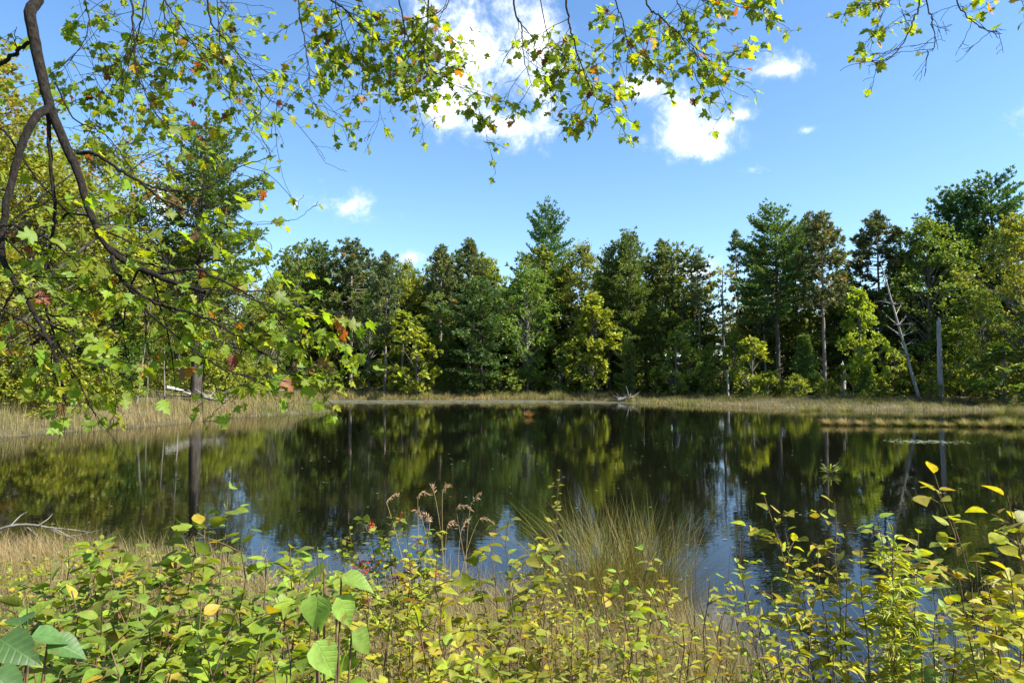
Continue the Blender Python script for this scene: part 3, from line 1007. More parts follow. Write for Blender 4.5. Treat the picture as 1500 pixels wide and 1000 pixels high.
def woodland():
    """the deep wood behind: one mass"""
    r = np.random.default_rng(404)
    mb = MB()
    kinds = [broad(61, 17, .15, 4.6, clumps=70, per=60, leaf=.34), broad(62, 15, .12, 4.2, clumps=55, per=45, leaf=.4, col=(.10, .155, .03)),
             pine(63, 17, .12, 4.0, .25, gap=.9, needle=.5, dens=.7), broad(64, 12, .1, 4.4, clumps=55, per=45, leaf=.36, col=(.13, .165, .03))]
    kd = []
    for tb, cb in kinds:
        out = []
        for q in (tb, cb):
            out.append((np.concatenate(q.v), np.concatenate(q.ls), np.concatenate(q.c)))
        kd.append(out)
    spots = []
    for k in range(330):                                   # behind the far shore
        X = r.uniform(-75, 105)
        sh = 101 if X < 8 else 101 - (X - 8) * .62
        y = max(sh, 66) + 46 * r.uniform() ** 1.4
        spots.append((X, y))
    for k in range(80):                                    # behind the left shore
        y = r.uniform(38, 95)
        spots.append((-30 - r.uniform(0, 34) - max(0, y - 45) * .25, y))
    for k in range(50):                                    # right shore beyond the frame
        y = r.uniform(30, 72)
        spots.append((max(58, y * .82 + 8) + r.uniform(0, 30), y))
    nt = len(spots)
    bs = [broad(66, 2.6, 0, 2.2, .03, clumps=26, per=26, leaf=.26, spread=1.4), broad(67, 3.6, 0, 1.8, .03, clumps=26, per=26, leaf=.26, spread=1.4)]
    for tb, cb in bs:
        kd.append([(np.concatenate(q.v), np.concatenate(q.ls), np.concatenate(q.c)) for q in (tb, cb)])
    while len(spots) < nt + 420:                           # thicket under the trees
        X, y = r.uniform(-60, 80), r.uniform(50, 125)
        d = sdist(np.array([X]), np.array([y]))[0]
        if 8 < d < 34 and y > 50 + (X < 0) * 20:
            spots.append((X, y))
    for k, (X, y) in enumerate(spots):
        z = gz1(X, y)
        j = r.integers(0, 4) if k < nt else r.integers(4, 6)
        s = r.uniform(.6, 1.16)
        px = 750 + X / y * 1000
        if 1030 < px < 1330:
            s = max(s, .75) * .78
        elif k < nt and 380 < px < 1020 and y < 125:
            s = r.uniform(1.0, 1.26)
        if X < -29 and y < 96:
            s *= .95
        a = r.uniform(0, 6.28)
        Rz = np.array([[math.cos(a), -math.sin(a), 0], [math.sin(a), math.cos(a), 0], [0, 0, 1]])
        tint = r.uniform(.75, 1.15)
        for qi, (V, F, C) in enumerate(kd[j]):
            mb.add(V @ Rz.T * s + np.array([X, y, z - .1]), F.reshape(-1, 4), C * (tint if qi else .06), mi=0)
    o = mb.build('woodland', M_BROAD)
    o.color = (1.05, 1.0, .9, 1)
    tag(o, 'dense mixed wood filling in behind the shore trees', 'woodland', kind='stuff')


far_trees()
dead_wood()
woodland()


# ------------------------------------------------------------------ marsh grass, islets, weeds on the water
def grass_blades(mb, P, h, w, col, r, bend=.35, segs=2, dirn=None):
    """tapering bent blades; P (n,3), h (n,), w (n,), col (n,3)"""
    n = len(P)
    a = r.uniform(0, 6.28, n)
    d = np.stack([np.cos(a), np.sin(a), 0 * a], -1) if dirn is None else dirn
    side = np.stack([-d[:, 1], d[:, 0], 0 * a], -1)
    b = bend * r.uniform(.2, 1.6, n)
    ts = np.linspace(0, 1, segs + 1)
    rows = []
    for t in ts:
        c = P + d * (b * h * t * t)[:, None]
        c[:, 2] = P[:, 2] + h * (t - .28 * np.minimum(b, 1.5) * t * t)
        ww = (w * (1 - t) ** .7 * .5)[:, None]
        rows.append((c - side * ww, c + side * ww))
    V = np.stack([q for rw in rows[:-1] for q in rw] + [rows[-1][0]], 1)      # (n, 2*segs+1, 3)
    k = V.shape[1]
    base = (np.arange(n) * k)[:, None]
    quads = [np.array([2 * s, 2 * s + 1, 2 * s + 3, 2 * s + 2]) for s in range(segs - 1)]
    C = np.repeat(col, k, 0)
    F = np.concatenate([base + q[None] for q in quads]) if quads else None
    T = base + np.array([2 * segs - 2, 2 * segs - 1, 2 * segs])[None]
    if F is not None:
        mb.add(V.reshape(-1, 3), F, C)
        mb.ls.append((T + mb.n - n * k).ravel()); mb.lt.append(np.full(n, 3)); mb.mi.append(np.zeros(n, int))
    else:
        mb.add(V.reshape(-1, 3), T, C)


TAN = np.array((.40, .31, .15))
STRAW = np.array((.30, .26, .10))
GREENY = np.array((.17, .21, .04))
RUST = np.array((.24, .12, .04))


def mixcol(r, f, n):
    """f in 0..1 green share"""
    f = np.clip(f + r.normal(0, .18, n), 0, 1)[:, None]
    c = TAN * (1 - f) + GREENY * f
    u = r.uniform(size=n)
    c[u < .2] = STRAW
    c[u > .96] = RUST
    return c * r.uniform(.5, 1.25, (n, 1))


def marsh():
    r = np.random.default_rng(505)
    mb = MB()
    N = 600000
    X, Y = r.uniform(-36, 62, N), r.uniform(24, 98, N)
    d = sdist(X, Y)
    left = (X < -10) & (Y < 66)
    right = X > 10
    w = np.where(left, 5.0, np.where(right, 9.0, 4.5))
    keep = (d > -.5) & (d < w) & (r.uniform(size=N) < np.where(d < 1.5, 1, .62)) & (np.abs(X) < Y * .9 + 4)
    X, Y, d = X[keep], Y[keep], d[keep]
    n = len(X)
    cl = fnoise(X, Y, 1.1, 41)
    cl2 = fnoise(X, Y, .35, 42)
    h = (.8 + .36 * cl + .18 * cl2) * r.uniform(.55, 1.25, n)
    h *= np.where((X < -10) & (Y < 66), 1.1, np.where(X > 10, .82 - .3 * sstep(10, 18, X), 1.0))
    h = np.clip(h, .15, 1.6)
    spit = (X > -18.5) & (X < -12) & (Y > 48) & (Y < 60) & (d < 1.6)
    h[spit] *= .5
    f = np.where((X < -10) & (Y < 66), .15, .42) + .3 * cl2 + .2 * cl + .2 * (d > 2.5) * (X > 5)
    f[spit] = .9
    col = mixcol(r, f, n)
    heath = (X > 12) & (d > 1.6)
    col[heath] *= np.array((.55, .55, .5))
    h = h * (1 + .35 * fnoise(X, Y, 3.2, 44))
    P = np.stack([X, Y, gz(X, Y) - .05], -1)
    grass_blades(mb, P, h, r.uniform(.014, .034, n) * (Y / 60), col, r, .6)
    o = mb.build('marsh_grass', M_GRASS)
    tag(o, 'tan and green marsh grass fringing the far side of the pond', 'grass', kind='stuff')

    # the tussocks of the low islet
    mbs = []
    def tussock(x, y, rad, h, n, f, name, label, group=None, cat='grass tussock', z=None, width=.018, bend=.9):
        q = MB()
        a = r.uniform(0, 6.28, n)
        rr = np.sqrt(r.uniform(0, 1, n)) * rad * .42
        zb = gz1(x, y) if z is None else z
        loc = np.stack([np.cos(a) * rr, np.sin(a) * rr, np.zeros(n) - .06], -1)
        dirn = unit(np.stack([np.cos(a) + r.normal(0, .4, n), np.sin(a) + r.normal(0, .4, n), 0 * a], -1))
        hh = h * r.uniform(.5, 1.2, n)
        grass_blades(q, loc, hh, np.full(n, width) * r.uniform(.7, 1.4, n), mixcol(r, np.full(n, f), n) if f is not None else np.array(RUST) * r.uniform(.7, 1.6, (n, 1)) * np.array([1, 1.15, 1]), r, bend, 3, dirn)
        o = q.build(name, M_GRASS, loc=(x, y, max(zb, -.02)))
        tag(o, label, cat, group)
        return o
    spec = [(1213, 38.8, .8, .55, .1, 'reddish tan tussock at the open water end of the islet row'), (1236, 38.6, .9, .62, .05, 'pale tan tussock second along the islet from its water end'),
            (1262, 38.5, .8, .5, .15, 'low tan tussock third along the islet from its water end'), (1292, 38.3, .9, .6, .2, 'brownish tussock under the reflection of the leaning birch'),
            (1318, 38.1, .8, .56, .55, 'tufted green tan tussock mid islet left of the snag line'), (1342, 38.0, .75, .6, .75, 'bright green spiky tussock mid islet'),
            (1366, 37.8, .9, .55, .5, 'rounded olive tussock just left of the snag line'), (1388, 37.6, .7, .42, .35, 'smallest sparse tussock on the islet'),
            (1416, 37.4, .8, .66, .6, 'tall dark based tussock right of the smallest one'), (1442, 37.2, .9, .55, .35, 'tan green tussock right of the tall dark based one'),
            (1466, 37.0, .9, .62, .4, 'tussock beside the spiky green one near the frame edge'), (1484, 36.6, .8, .8, .8, 'tallest spiky green tussock near the frame edge'),
            (1508, 36.8, .9, .6, .4, 'tan tussock cut by the frame edge at the islet end')]
    for px, y, rad, h, f, lab in spec:
        tussock(at(px, HORIZON, y)[0], y, rad * .72, h * .98, 420, f, 'sedge_tussock', lab, 'sedge tussocks of the low islet')
    tussock(at(775, HORIZON, 47)[0], 47, .42, .6, 190, None, 'sedge_tussock', 'lone orange sedge tuft standing in open water', z=0.0)
    tussock(at(1182, HORIZON, 55)[0], 55.5, .9, .55, 260, .8, 'sedge_tussock', 'bright green tussock on the marsh edge below the young fir', z=.02)
    tussock(at(1195, HORIZON, 57)[0], 57, 1.1, .6, 260, .7, 'sedge_tussock', 'yellow green tussock on the marsh edge below the rusty pine', z=.05)
    tussock(at(1240, HORIZON, 56)[0], 56, 1.1, .5, 260, .8, 'sedge_tussock', 'low green tussock in the channel behind the islet', z=.02)
    tussock(at(1470, HORIZON, 50)[0], 50, 1.4, 1.0, 420, .85, 'sedge_tussock', 'leafy green clump behind the islet at the right', z=.02)

    # emergent water plant
    q = MB()
    n = 70
    a = r.uniform(0, 6.28, n)
    P = np.stack([np.cos(a) * .16, np.sin(a) * .16, r.uniform(.02, .24, n)], -1) * r.uniform(.2, 1, (n, 1)) ** .5
    Yv = unit(np.stack([np.cos(a), np.sin(a), r.uniform(.1, 1.2, n)], -1))
    q.inst(T_NAR, frames(Yv, unit(r.normal(0, .5, (n, 3)) + np.array([0, 0, 1]))) * r.uniform(.12, .22, (n, 1))[:, None], P, vary(r, (.16, .22, .06), n))
    x, y = at(1213, HORIZON, 19)[0], 19
    root = empty('water_plant', (x, y, 0), 'small green water plant poking out of open water', 'water plant')
    q.build('foliage', M_SHRUB, root)
    s = MB()
    for k in range(9):
        a = k * .7
        s.tube([(0, 0, -.1), (math.cos(a) * .08, math.sin(a) * .08, .12), (math.cos(a) * .14, math.sin(a) * .14, .2)], [.008, .006, .004], 4)
    s.build('stem', M_STEM, root)

    # floating weed
    disc = np.array([(math.cos(k * 1.0472), math.sin(k * 1.0472), 0) for k in range(6)])
    td = (disc, [np.arange(6)[None]], disc[:, :2])

    def mat_of(name, N, fx, fy, size, col, label):
        q = MB()
        X, Y = fx(N), fy(N)
        ok = sdist(X, Y) < -.2
        X, Y = X[ok], Y[ok]
        n = len(X)
        P = np.stack([X, Y, np.full(n, .006) + r.uniform(0, .006, n)], -1)
        s_ = r.uniform(.4, 1.2, n) * size
        M = np.zeros((n, 3, 3))
        M[:, 0, 0] = s_; M[:, 1, 1] = s_ * r.uniform(.6, 1, n); M[:, 2, 2] = 1
        q.inst(td, M, P, vary(r, col, n, .2, .08))
        o = q.build(name, M_WEED)
        tag(o, label, 'floating weed', kind='stuff')
    mat_of('pondweed', 5200, lambda n: -24 + 40 * r.uniform(0, 1, n) ** 1.1, lambda n: 83.8 - 12 * r.uniform(0, 1, n) ** 2.2, .34, (.16, .16, .11), 'pale floating weed along the foot of the bay')
    x0 = at(1355, HORIZON, 28.5)[0]
    mat_of('lily_pads', 260, lambda n: x0 + np.clip(r.normal(0, .8, n), -1.5, 1.6), lambda n: 28.5 + r.normal(0, .5, n), .055, (.30, .32, .2), 'thin streak of floating pads in front of the islet')
    mat_of('floating_leaves', 900, lambda n: r.uniform(-9, 26, n), lambda n: r.uniform(9, 60, n), .035, (.2, .19, .09), 'scattered leaf specks floating on the open pond')


M_WEED = leaf_mat('floating weed', .05, .35, .5)
marsh()


# ------------------------------------------------------------------ the maple whose limbs hang into the frame
def maple():
    r = np.random.default_rng(808)
    base = np.array([-3.5, .4, gz1(-3.5, .4) - .1])
    root = empty('maple_tree', base, 'maple leaning over the near bank with lobed leaves hanging across the sky', 'tree')
    tb = MB()
    T = spline([base - base, (.05, .05, 2.0), (.12, .2, 4.0), (.3, .5, 6.2), (.3, .6, 8.5)], 14)
    tb.tube(T, np.linspace(.2, .07, 14), 12)
    tb.build('trunk', M_MAPBARK, root, True)
    pal_odd = np.array([(.34, .16, .03), (.25, .08, .03), (.36, .25, .05), (.16, .05, .04), (.2, .12, .06)])

    def leaves_on(lb, pts, n, size, fr=.3, odd=.06):
        """n leaves on petioles along a twig"""
        m = len(pts)
        s = fr + (1 - fr) * r.uniform(0, 1, n) ** .8
        f = s * (m - 1)
        i = np.minimum(f.astype(int), m - 2)
        P = pts[i] + (pts[i + 1] - pts[i]) * (f - i)[:, None]
        tan = unit(pts[i + 1] - pts[i])
        out = unit(r.normal(0, 1, (n, 3)) * np.array([1, .8, .55]) + tan * .6)
        pl = r.uniform(.5, 1.0, n)[:, None] * size * .7
        Q = P + out * pl + np.array([0, 0, -.25]) * pl
        for a, b in zip(P[::1], Q[::1]):
            lb[0].tube([a, b], [.0011, .0008], 3, mi=0)
        Y = unit(out * .75 + r.normal(0, .3, (n, 3)) + np.array([0, 0, -.55]))
        Nz = unit(r.normal(0, .6, (n, 3)) + np.array([.15, -.25, .75]))
        S = size * r.uniform(.55, 1.35, n)[:, None, None]
        C = vary(r, (.175, .25, .026), n, .22, .12)
        yl = r.uniform(size=n) < .25
        C[yl] = C[yl] * np.array((1.45, 1.2, .9))
        od = r.uniform(size=n) < odd
        C[od] = pal_odd[r.integers(0, 5, od.sum())]
        M = frames(Y, Nz) * S
        ky = r.integers(0, 9, n)
        for k in range(9):
            q = ky == k
            lb[1].inst(T_MAP[k], M[q], Q[q], C[q])

    def limb(ctrl, r0, r1, nside=8, slen=.35, nl=7, size=.07, start=.15, tipleaves=5, odd=.05, sub=1, abs_start=None, down=.15, wig=.012, up=0.0):
        if size > .075:
            nl, size, tipleaves = nl * .45, size * .55, tipleaves // 2 + 1
        elif size > .06:
            nl, size = nl * .66, size * .72
        pts = [at(*c) for c in ctrl]
        if abs_start is not None:
            pts = [np.array(q, float) for q in abs_start] + pts
        n = max(16, len(pts) * 7)
        path = spline(pts, n)
        path[2:-1] += r.normal(0, wig * .22, (n - 3, 3))
        lb = (MB(), MB())
        lb[0].tube(path - base, r0 + (r1 - r0) * np.linspace(0, 1, n) ** .85, 9)
        rel = path - base
        L = np.linalg.norm(np.diff(rel, axis=0), axis=1).sum()

        def twig(o, d, ln, rad, depth, nleaf):
            k = 8
            bend = r.normal(0, .22, 3)
            tip = o + d * ln
            mid = o + d * ln * .5 + bend * ln * .5
            p = bez(o, mid, tip, k)
            p[:, 2] += (up - down) * ln * np.linspace(0, 1, k) ** 2
            p[1:] += r.normal(0, .0022, (k - 1, 3))
            lb[0].tube(p, np.linspace(rad, .0011, k), 5)
            if nleaf:
                leaves_on(lb, p, nleaf, size, .25, odd)
            if depth > 0:
                for q in range(r.integers(2, 5)):
                    i = r.integers(2, k)
                    dd = unit(d + r.normal(0, .6, 3))
                    twig(p[min(i, k - 1)], dd, ln * r.uniform(.3, .6), rad * .6, depth - 1, max(0, int(nleaf * .55)))

        for q in range(nside):
            s = start + (1 - start) * (q + r.uniform(.1, .9)) / nside
            i = min(int(s * (n - 1)), n - 2)
            t = unit(rel[i + 1] - rel[i])
            d = unit(t * .55 + r.normal(0, 1, 3) * np.array([1, .6, .6]))
            if size < .055:
                d[1] = abs(d[1]) + .12
            rad = max(.0016, (r0 + (r1 - r0) * s) * .42)
            twig(rel[i], d, slen * r.uniform(.55, 1.3), min(rad, .005), sub, int(nl * r.uniform(.6, 1.4)))
        if tipleaves:
            leaves_on(lb, rel[-6:], tipleaves, size, .1, odd)
        o = lb[0].build('limb', M_MAPBARK, root, True)
        if lb[1].n:
            lb[1].build('foliage', M_MAPLE, o)

    tr = lambda z: np.array([base[0] + np.interp(z, T[:, 2], T[:, 0]), base[1] + np.interp(z, T[:, 2], T[:, 1]), base[2] + z])
    # the overhead limb, above the frame
    limb([(-350, -300, 3.0), (100, -190, 3.5), (700, -170, 3.7), (1300, -180, 3.7), (1560, -130, 3.7)], .06, .012, 0, abs_start=[tr(5.2)], tipleaves=0)
    # the forked limb down the left side
    limb([(25, -70, 2.62), (44, 25, 2.6), (60, 105, 2.56), (75, 162, 2.52), (100, 222, 2.5), (116, 258, 2.48), (133, 315, 2.46), (165, 370, 2.44), (225, 402, 2.42), (300, 428, 2.4)],
         .027, .008, 11, .3, 6, .085, .70, 6, abs_start=[tr(4.4), (-2.3, 1.7, 4.95)], wig=.004, sub=1)
    limb([(74, 158, 2.52), (52, 172, 2.45), (28, 225, 2.4), (8, 310, 2.35), (4, 375, 2.32), (30, 425, 2.3), (52, 462, 2.28), (80, 520, 2.26), (95, 585, 2.25)], .017, .004, 10, .2, 8, .083, .4, 5, wig=.006)
    limb([(70, 160, 2.52), (74, 240, 2.5), (80, 320, 2.5), (66, 400, 2.5), (72, 470, 2.48), (105, 540, 2.45), (135, 600, 2.42)], .008, .002, 9, .2, 6, .08, .4, 5, wig=.008)
    limb([(113, 224, 2.5), (140, 226, 2.5), (180, 252, 2.52), (205, 266, 2.55), (240, 278, 2.6), (300, 276, 2.65), (350, 245, 2.7), (405, 228, 2.75)], .008, .0014, 10, .26, 6, .08, .3, 4, wig=.006)
    limb([(205, 266, 2.55), (235, 290, 2.55), (280, 310, 2.55), (330, 330, 2.55), (385, 365, 2.55)], .005, .0014, 9, .26, 9, .085, .2, 6)
    limb([(-90, 150, 2.7), (0, 95, 2.64), (42, 62, 2.6)], .009, .007, 2, .2, 4, .07, .1, 0)
    limb([(165, 372, 2.44), (175, 405, 2.4), (220, 440, 2.4), (290, 462, 2.4), (345, 490, 2.42), (400, 525, 2.44), (450, 545, 2.46)], .008, .0016, 16, .26, 10, .085, .2, 6)
    limb([(225, 402, 2.42), (290, 395, 2.42), (350, 425, 2.44), (395, 455, 2.48), (430, 500, 2.5)], .006, .0016, 14, .25, 10, .085, .15, 6)
    limb([(390, 470, 2.5), (425, 466, 2.52), (460, 462, 2.55), (500, 458, 2.57)], .0028, .0012, 5, .1, 3, .055, .1, 4, .25, 0)
    limb([(180, 410, 2.42), (215, 455, 2.4), (280, 510, 2.4), (340, 545, 2.4), (395, 565, 2.4)], .005, .0015, 12, .22, 8, .082, .2, 6)
    limb([(52, 462, 2.28), (85, 480, 2.3), (120, 500, 2.32), (155, 545, 2.34), (175, 580, 2.35)], .004, .0014, 6, .16, 6, .08, .2, 6)
    limb([(-80, 360, 2.2), (0, 330, 2.25), (60, 345, 2.3), (110, 380, 2.32), (170, 430, 2.34)], .006, .002, 13, .28, 9, .09, .1, 5)
    limb([(-90, 470, 2.1), (-10, 450, 2.15), (60, 490, 2.2), (110, 540, 2.2)], .005, .002, 7, .2, 8, .09, .1, 5)
    limb([(-90, 200, 2.5), (-10, 180, 2.5), (60, 270, 2.5), (120, 330, 2.5)], .006, .002, 5, .25, 6, .085, .15, 5)
    limb([(80, 120, 2.9), (110, 175, 2.9), (150, 195, 2.9), (185, 235, 2.9), (200, 270, 2.9)], .004, .0014, 7, .22, 6, .085, .25, 6)
    # twigs hanging in from above
    U = lambda x, d: (x, -170, d)
    tw = [
        ([U(150, 3.6), (188, -20, 3.5), (196, 50, 3.45), (202, 110, 3.4), (235, 175, 3.35), (268, 200, 3.3)], .007, 16, .34, 7),
        ([U(240, 4.0), (215, -30, 3.9), (205, 40, 3.85), (180, 90, 3.8), (120, 110, 3.7)], .006, 18, .36, 11),
        ([U(80, 4.0), (120, -20, 3.9), (130, 40, 3.9), (110, 80, 3.9), (90, 95, 3.9)], .005, 15, .36, 11),
        ([U(270, 4.0), (240, 0, 3.9), (262, 50, 3.9), (310, 75, 3.9)], .005, 16, .38, 12),
        ([U(210, 3.8), (235, -20, 3.7), (268, 40, 3.7), (295, 85, 3.7), (312, 120, 3.7)], .005, 14, .36, 9),
        ([U(290, 3.6), (305, 10, 3.5), (322, 50, 3.45), (358, 90, 3.4), (385, 135, 3.35), (425, 168, 3.3)], .006, 13, .28, 3),
        ([U(330, 3.8), (318, -20, 3.7), (322, 60, 3.65), (318, 120, 3.6)], .004, 8, .22, 2),
        ([U(420, 3.8), (436, 0, 3.7), (446, 60, 3.65), (452, 110, 3.6), (458, 175, 3.6)], .005, 13, .24, 6),
        ([U(400, 4.0), (470, -20, 3.9), (500, 10, 3.9), (535, 45, 3.9), (568, 62, 3.9)], .008, 16, .36, 10),
        ([U(480, 4.0), (490, -10, 3.9), (505, 50, 3.9), (520, 90, 3.9)], .005, 14, .3, 10),
        ([U(620, 3.7), (628, -10, 3.6), (624, 50, 3.55), (620, 90, 3.5), (612, 120, 3.5), (575, 140, 3.5)], .006, 12, .22, 8),
        ([U(560, 3.9), (585, 0, 3.8), (600, 60, 3.75), (640, 110, 3.7), (700, 140, 3.65)], .006, 17, .28, 11),
        ([U(690, 3.9), (660, -10, 3.8), (640, 20, 3.8), (600, 30, 3.8)], .004, 10, .3, 8),
        ([U(740, 3.6), (752, 0, 3.5), (764, 40, 3.45), (768, 85, 3.4), (780, 130, 3.4)], .007, 10, .24, 4),
        ([U(820, 3.6), (830, 0, 3.5), (836, 45, 3.45), (852, 95, 3.4), (870, 140, 3.4), (902, 158, 3.4)], .007, 16, .2, 7),
        ([U(760, 3.8), (800, 40, 3.7), (830, 90, 3.65), (800, 115, 3.6)], .004, 10, .18, 7),
        ([U(930, 3.7), (945, -10, 3.6), (968, 25, 3.55), (995, 50, 3.5), (1030, 78, 3.45), (1062, 80, 3.4)], .006, 15, .26, 6),
        ([U(880, 3.8), (900, -10, 3.7), (912, 30, 3.7), (925, 75, 3.7), (960, 95, 3.7)], .005, 13, .24, 8),
        ([U(1010, 3.8), (1010, -30, 3.7), (1030, 0, 3.7), (1070, -2, 3.7), (1108, -12, 3.7)], .004, 11, .26, 9),
        ([U(960, 3.8), (985, -20, 3.7), (1000, 20, 3.7), (1010, 70, 3.6), (1015, 110, 3.6)], .004, 11, .2, 6),
        ([U(1345, 3.6), (1348, -10, 3.5), (1338, 30, 3.45), (1318, 70, 3.4), (1290, 92, 3.4), (1275, 86, 3.4)], .006, 8, .16, 3),
        ([U(1340, 3.6), (1355, -10, 3.5), (1365, 30, 3.45), (1369, 68, 3.4), (1350, 78, 3.4)], .005, 9, .14, 1),
        ([U(1310, 3.7), (1320, -20, 3.6), (1305, 0, 3.6), (1260, 8, 3.55)], .004, 9, .16, 5),
        ([U(1390, 3.6), (1400, -10, 3.5), (1415, 22, 3.45), (1440, 42, 3.4), (1468, 50, 3.4)], .005, 8, .13, 1),
        ([U(1480, 3.6), (1475, -30, 3.5), (1488, -5, 3.5), (1510, 5, 3.5)], .004, 7, .16, 5),
    ]
    for ctrl, r0, ns, sl, nl in tw:
        limb(ctrl, r0, .0012, ns, sl, nl, .066, .3, 3 if nl > 2 else 1, .06, 1, up=.1)


# ------------------------------------------------------------------ shrubs and weeds on the near bank
SH = np.random.default_rng(909)


def leafy_plant(name, label, cat, px, dist, tips, leaf=.06, nleaf=26, col=(.15, .20, .028), tpl=None, side=.28, group=None, odd=.08, stem=.0042, start=.3, droop=.08, berries=0, spread=.22, odd_pal=None, sides=None):
    r = SH
    x = at(px, HORIZON, dist)[0]
    z = gz1(x, dist) - .03
    o = np.array([x, dist, z])
    root = empty(name, o, label, cat, group)
    sb, fb = MB(), MB()
    pal = np.array(odd_pal or [(.42, .32, .03), (.38, .27, .035), (.40, .34, .05), (.22, .12, .04)])
    tpl = tpl or T_OV
    w0 = {id(T_OV): .31, id(T_OVB): .37, id(T_LAN): .19, id(T_NAR): .075}[id(tpl)]
    tpls = [tpl_ovate(w0 * r.uniform(.8, 1.15), r.uniform(-.05, .5), r.uniform(-.08, .3)) for _ in range(5)]
    tipsW = []
    for tpn in tips:
        tx, ty = tpn[0], tpn[1]
        td = tpn[2] if len(tpn) > 2 else dist + r.uniform(-.25, .25)
        tip = at(tx, ty, td) - o
        b0 = np.array([r.normal(0, .05), r.normal(0, .05), 0])
        H = np.linalg.norm(tip)
        mid = b0 + (tip - b0) * .5 + np.array([-(tip[0]) * .25, r.normal(0, .06), .08 * H])
        k = 14
        p = bez(b0, mid, tip, k)
        p[1:-1] += r.normal(0, .008, (k - 2, 3))
        sb.tube(p, np.linspace(stem, .0016, k), 6)
        tipsW.append(p)
        ax = [(p, 1.0)]
        ns = sides if sides is not None else max(2, int(H * 7))
        for q in range(ns):
            s = start + (1 - start) * (q + r.uniform()) / ns
            i = min(int(s * (k - 1)), k - 2)
            t = unit(p[i + 1] - p[i])
            a = r.uniform(0, 6.28)
            d = unit(t * .5 + np.array([math.cos(a), math.sin(a) * .8, .15]))
            ln = side * (1.15 - s * .75) * r.uniform(.6, 1.25)
            pp = bez(p[i], p[i] + d * ln * .5 + np.array([0, 0, .04 * ln]), p[i] + d * ln - np.array([0, 0, .12 * ln]), 7)
            sb.tube(pp, np.linspace(stem * .42, .001, 7), 4)
            ax.append((pp, ln))
        for p_, ln in ax:
            main = ln == 1.0
            n = max(4, int((nleaf * 1.1 if main else nleaf * ln / .3 * 1.0)))
            s = (start if main else .15) + (1 - (start if main else .15)) * (np.arange(n) + r.uniform(.3, 1.0, n)) / n
            s[-1] = .995
            m = len(p_)
            f = np.clip(s, 0, .999) * (m - 1)
            i = np.minimum(f.astype(int), m - 2)
            P = p_[i] + (p_[i + 1] - p_[i]) * (f - i)[:, None]
            tg = unit(p_[i + 1] - p_[i])
            a = np.arange(n) * 2.4 + r.uniform(0, 6.28)
            out = np.stack([np.cos(a), np.sin(a), 0 * a], -1)
            Y = unit(out * .8 + tg * .5 + r.normal(0, .2, (n, 3)) - np.array([0, 0, droop]))
            pet = P + Y * leaf * .18
            Nz = unit(r.normal(0, .35, (n, 3)) + np.array([0, 0, 1]))
            S = leaf * r.uniform(.45, 1.2, (n, 1))
            C = vary(r, col, n, .32, .15)
            od = r.uniform(size=n) < odd
            C[od] = pal[r.integers(0, len(pal), od.sum())] * r.uniform(.7, 1.1, (od.sum(), 1))
            F_ = frames(Y, Nz) * S[:, None]
            kk = r.integers(0, 5, n)
            for j in range(5):
                fb.inst(tpls[j], F_[kk == j], pet[kk == j], C[kk == j])
    sb.build('stem', M_STEM, root, True)
    fb.build('foliage', M_SHRUB, root)
    if berries:
        sph_t = np.linspace(0, math.pi, 6)
        for q in range(berries):
            p = tipsW[q % len(tipsW)]
            c = p[r.integers(8, 14)] + r.normal(0, .03, 3)
            bb = MB()
            for w in range(r.integers(4, 10)):
                cc = c + r.normal(0, .018, 3)
                rr = r.uniform(.0045, .0065)
                V, F = [], []
                for th in sph_t:
                    for ph in np.arange(7) * 2 * math.pi / 7:
                        V.append(cc + rr * np.array([math.sin(th) * math.cos(ph), math.sin(th) * math.sin(ph), math.cos(th)]))
                for a_ in range(5):
                    for b_ in range(7):
                        F.append((a_ * 7 + b_, (a_ + 1) * 7 + b_, (a_ + 1) * 7 + (b_ + 1) % 7, a_ * 7 + (b_ + 1) % 7))
                bb.add(V, F, (.5, .02, .012))
                bb.tube([c, (c + cc) / 2 + np.array([0, 0, .004]), cc], [.0012, .001, .001], 3)
            bb.build('berry_cluster', M_BERRY, root, True)
    return root


mb_, nt_, N_, L_, p_ = new_mat('glossy red berry')
n_ = N_.new('ShaderNodeTexNoise'); n_.inputs['Scale'].default_value = 40
r_ = N_.new('ShaderNodeValToRGB')
r_.color_ramp.elements[0].color = (.45, .012, .008, 1); r_.color_ramp.elements[1].color = (.72, .06, .02, 1)
L_.new(n_.outputs['Fac'], r_.inputs[0]); L_.new(r_.outputs[0], p_.inputs['Base Color'])
p_.inputs['Roughness'].default_value = .25
M_BERRY = mb_

G_SH = 'shrubs and weeds on the near bank'


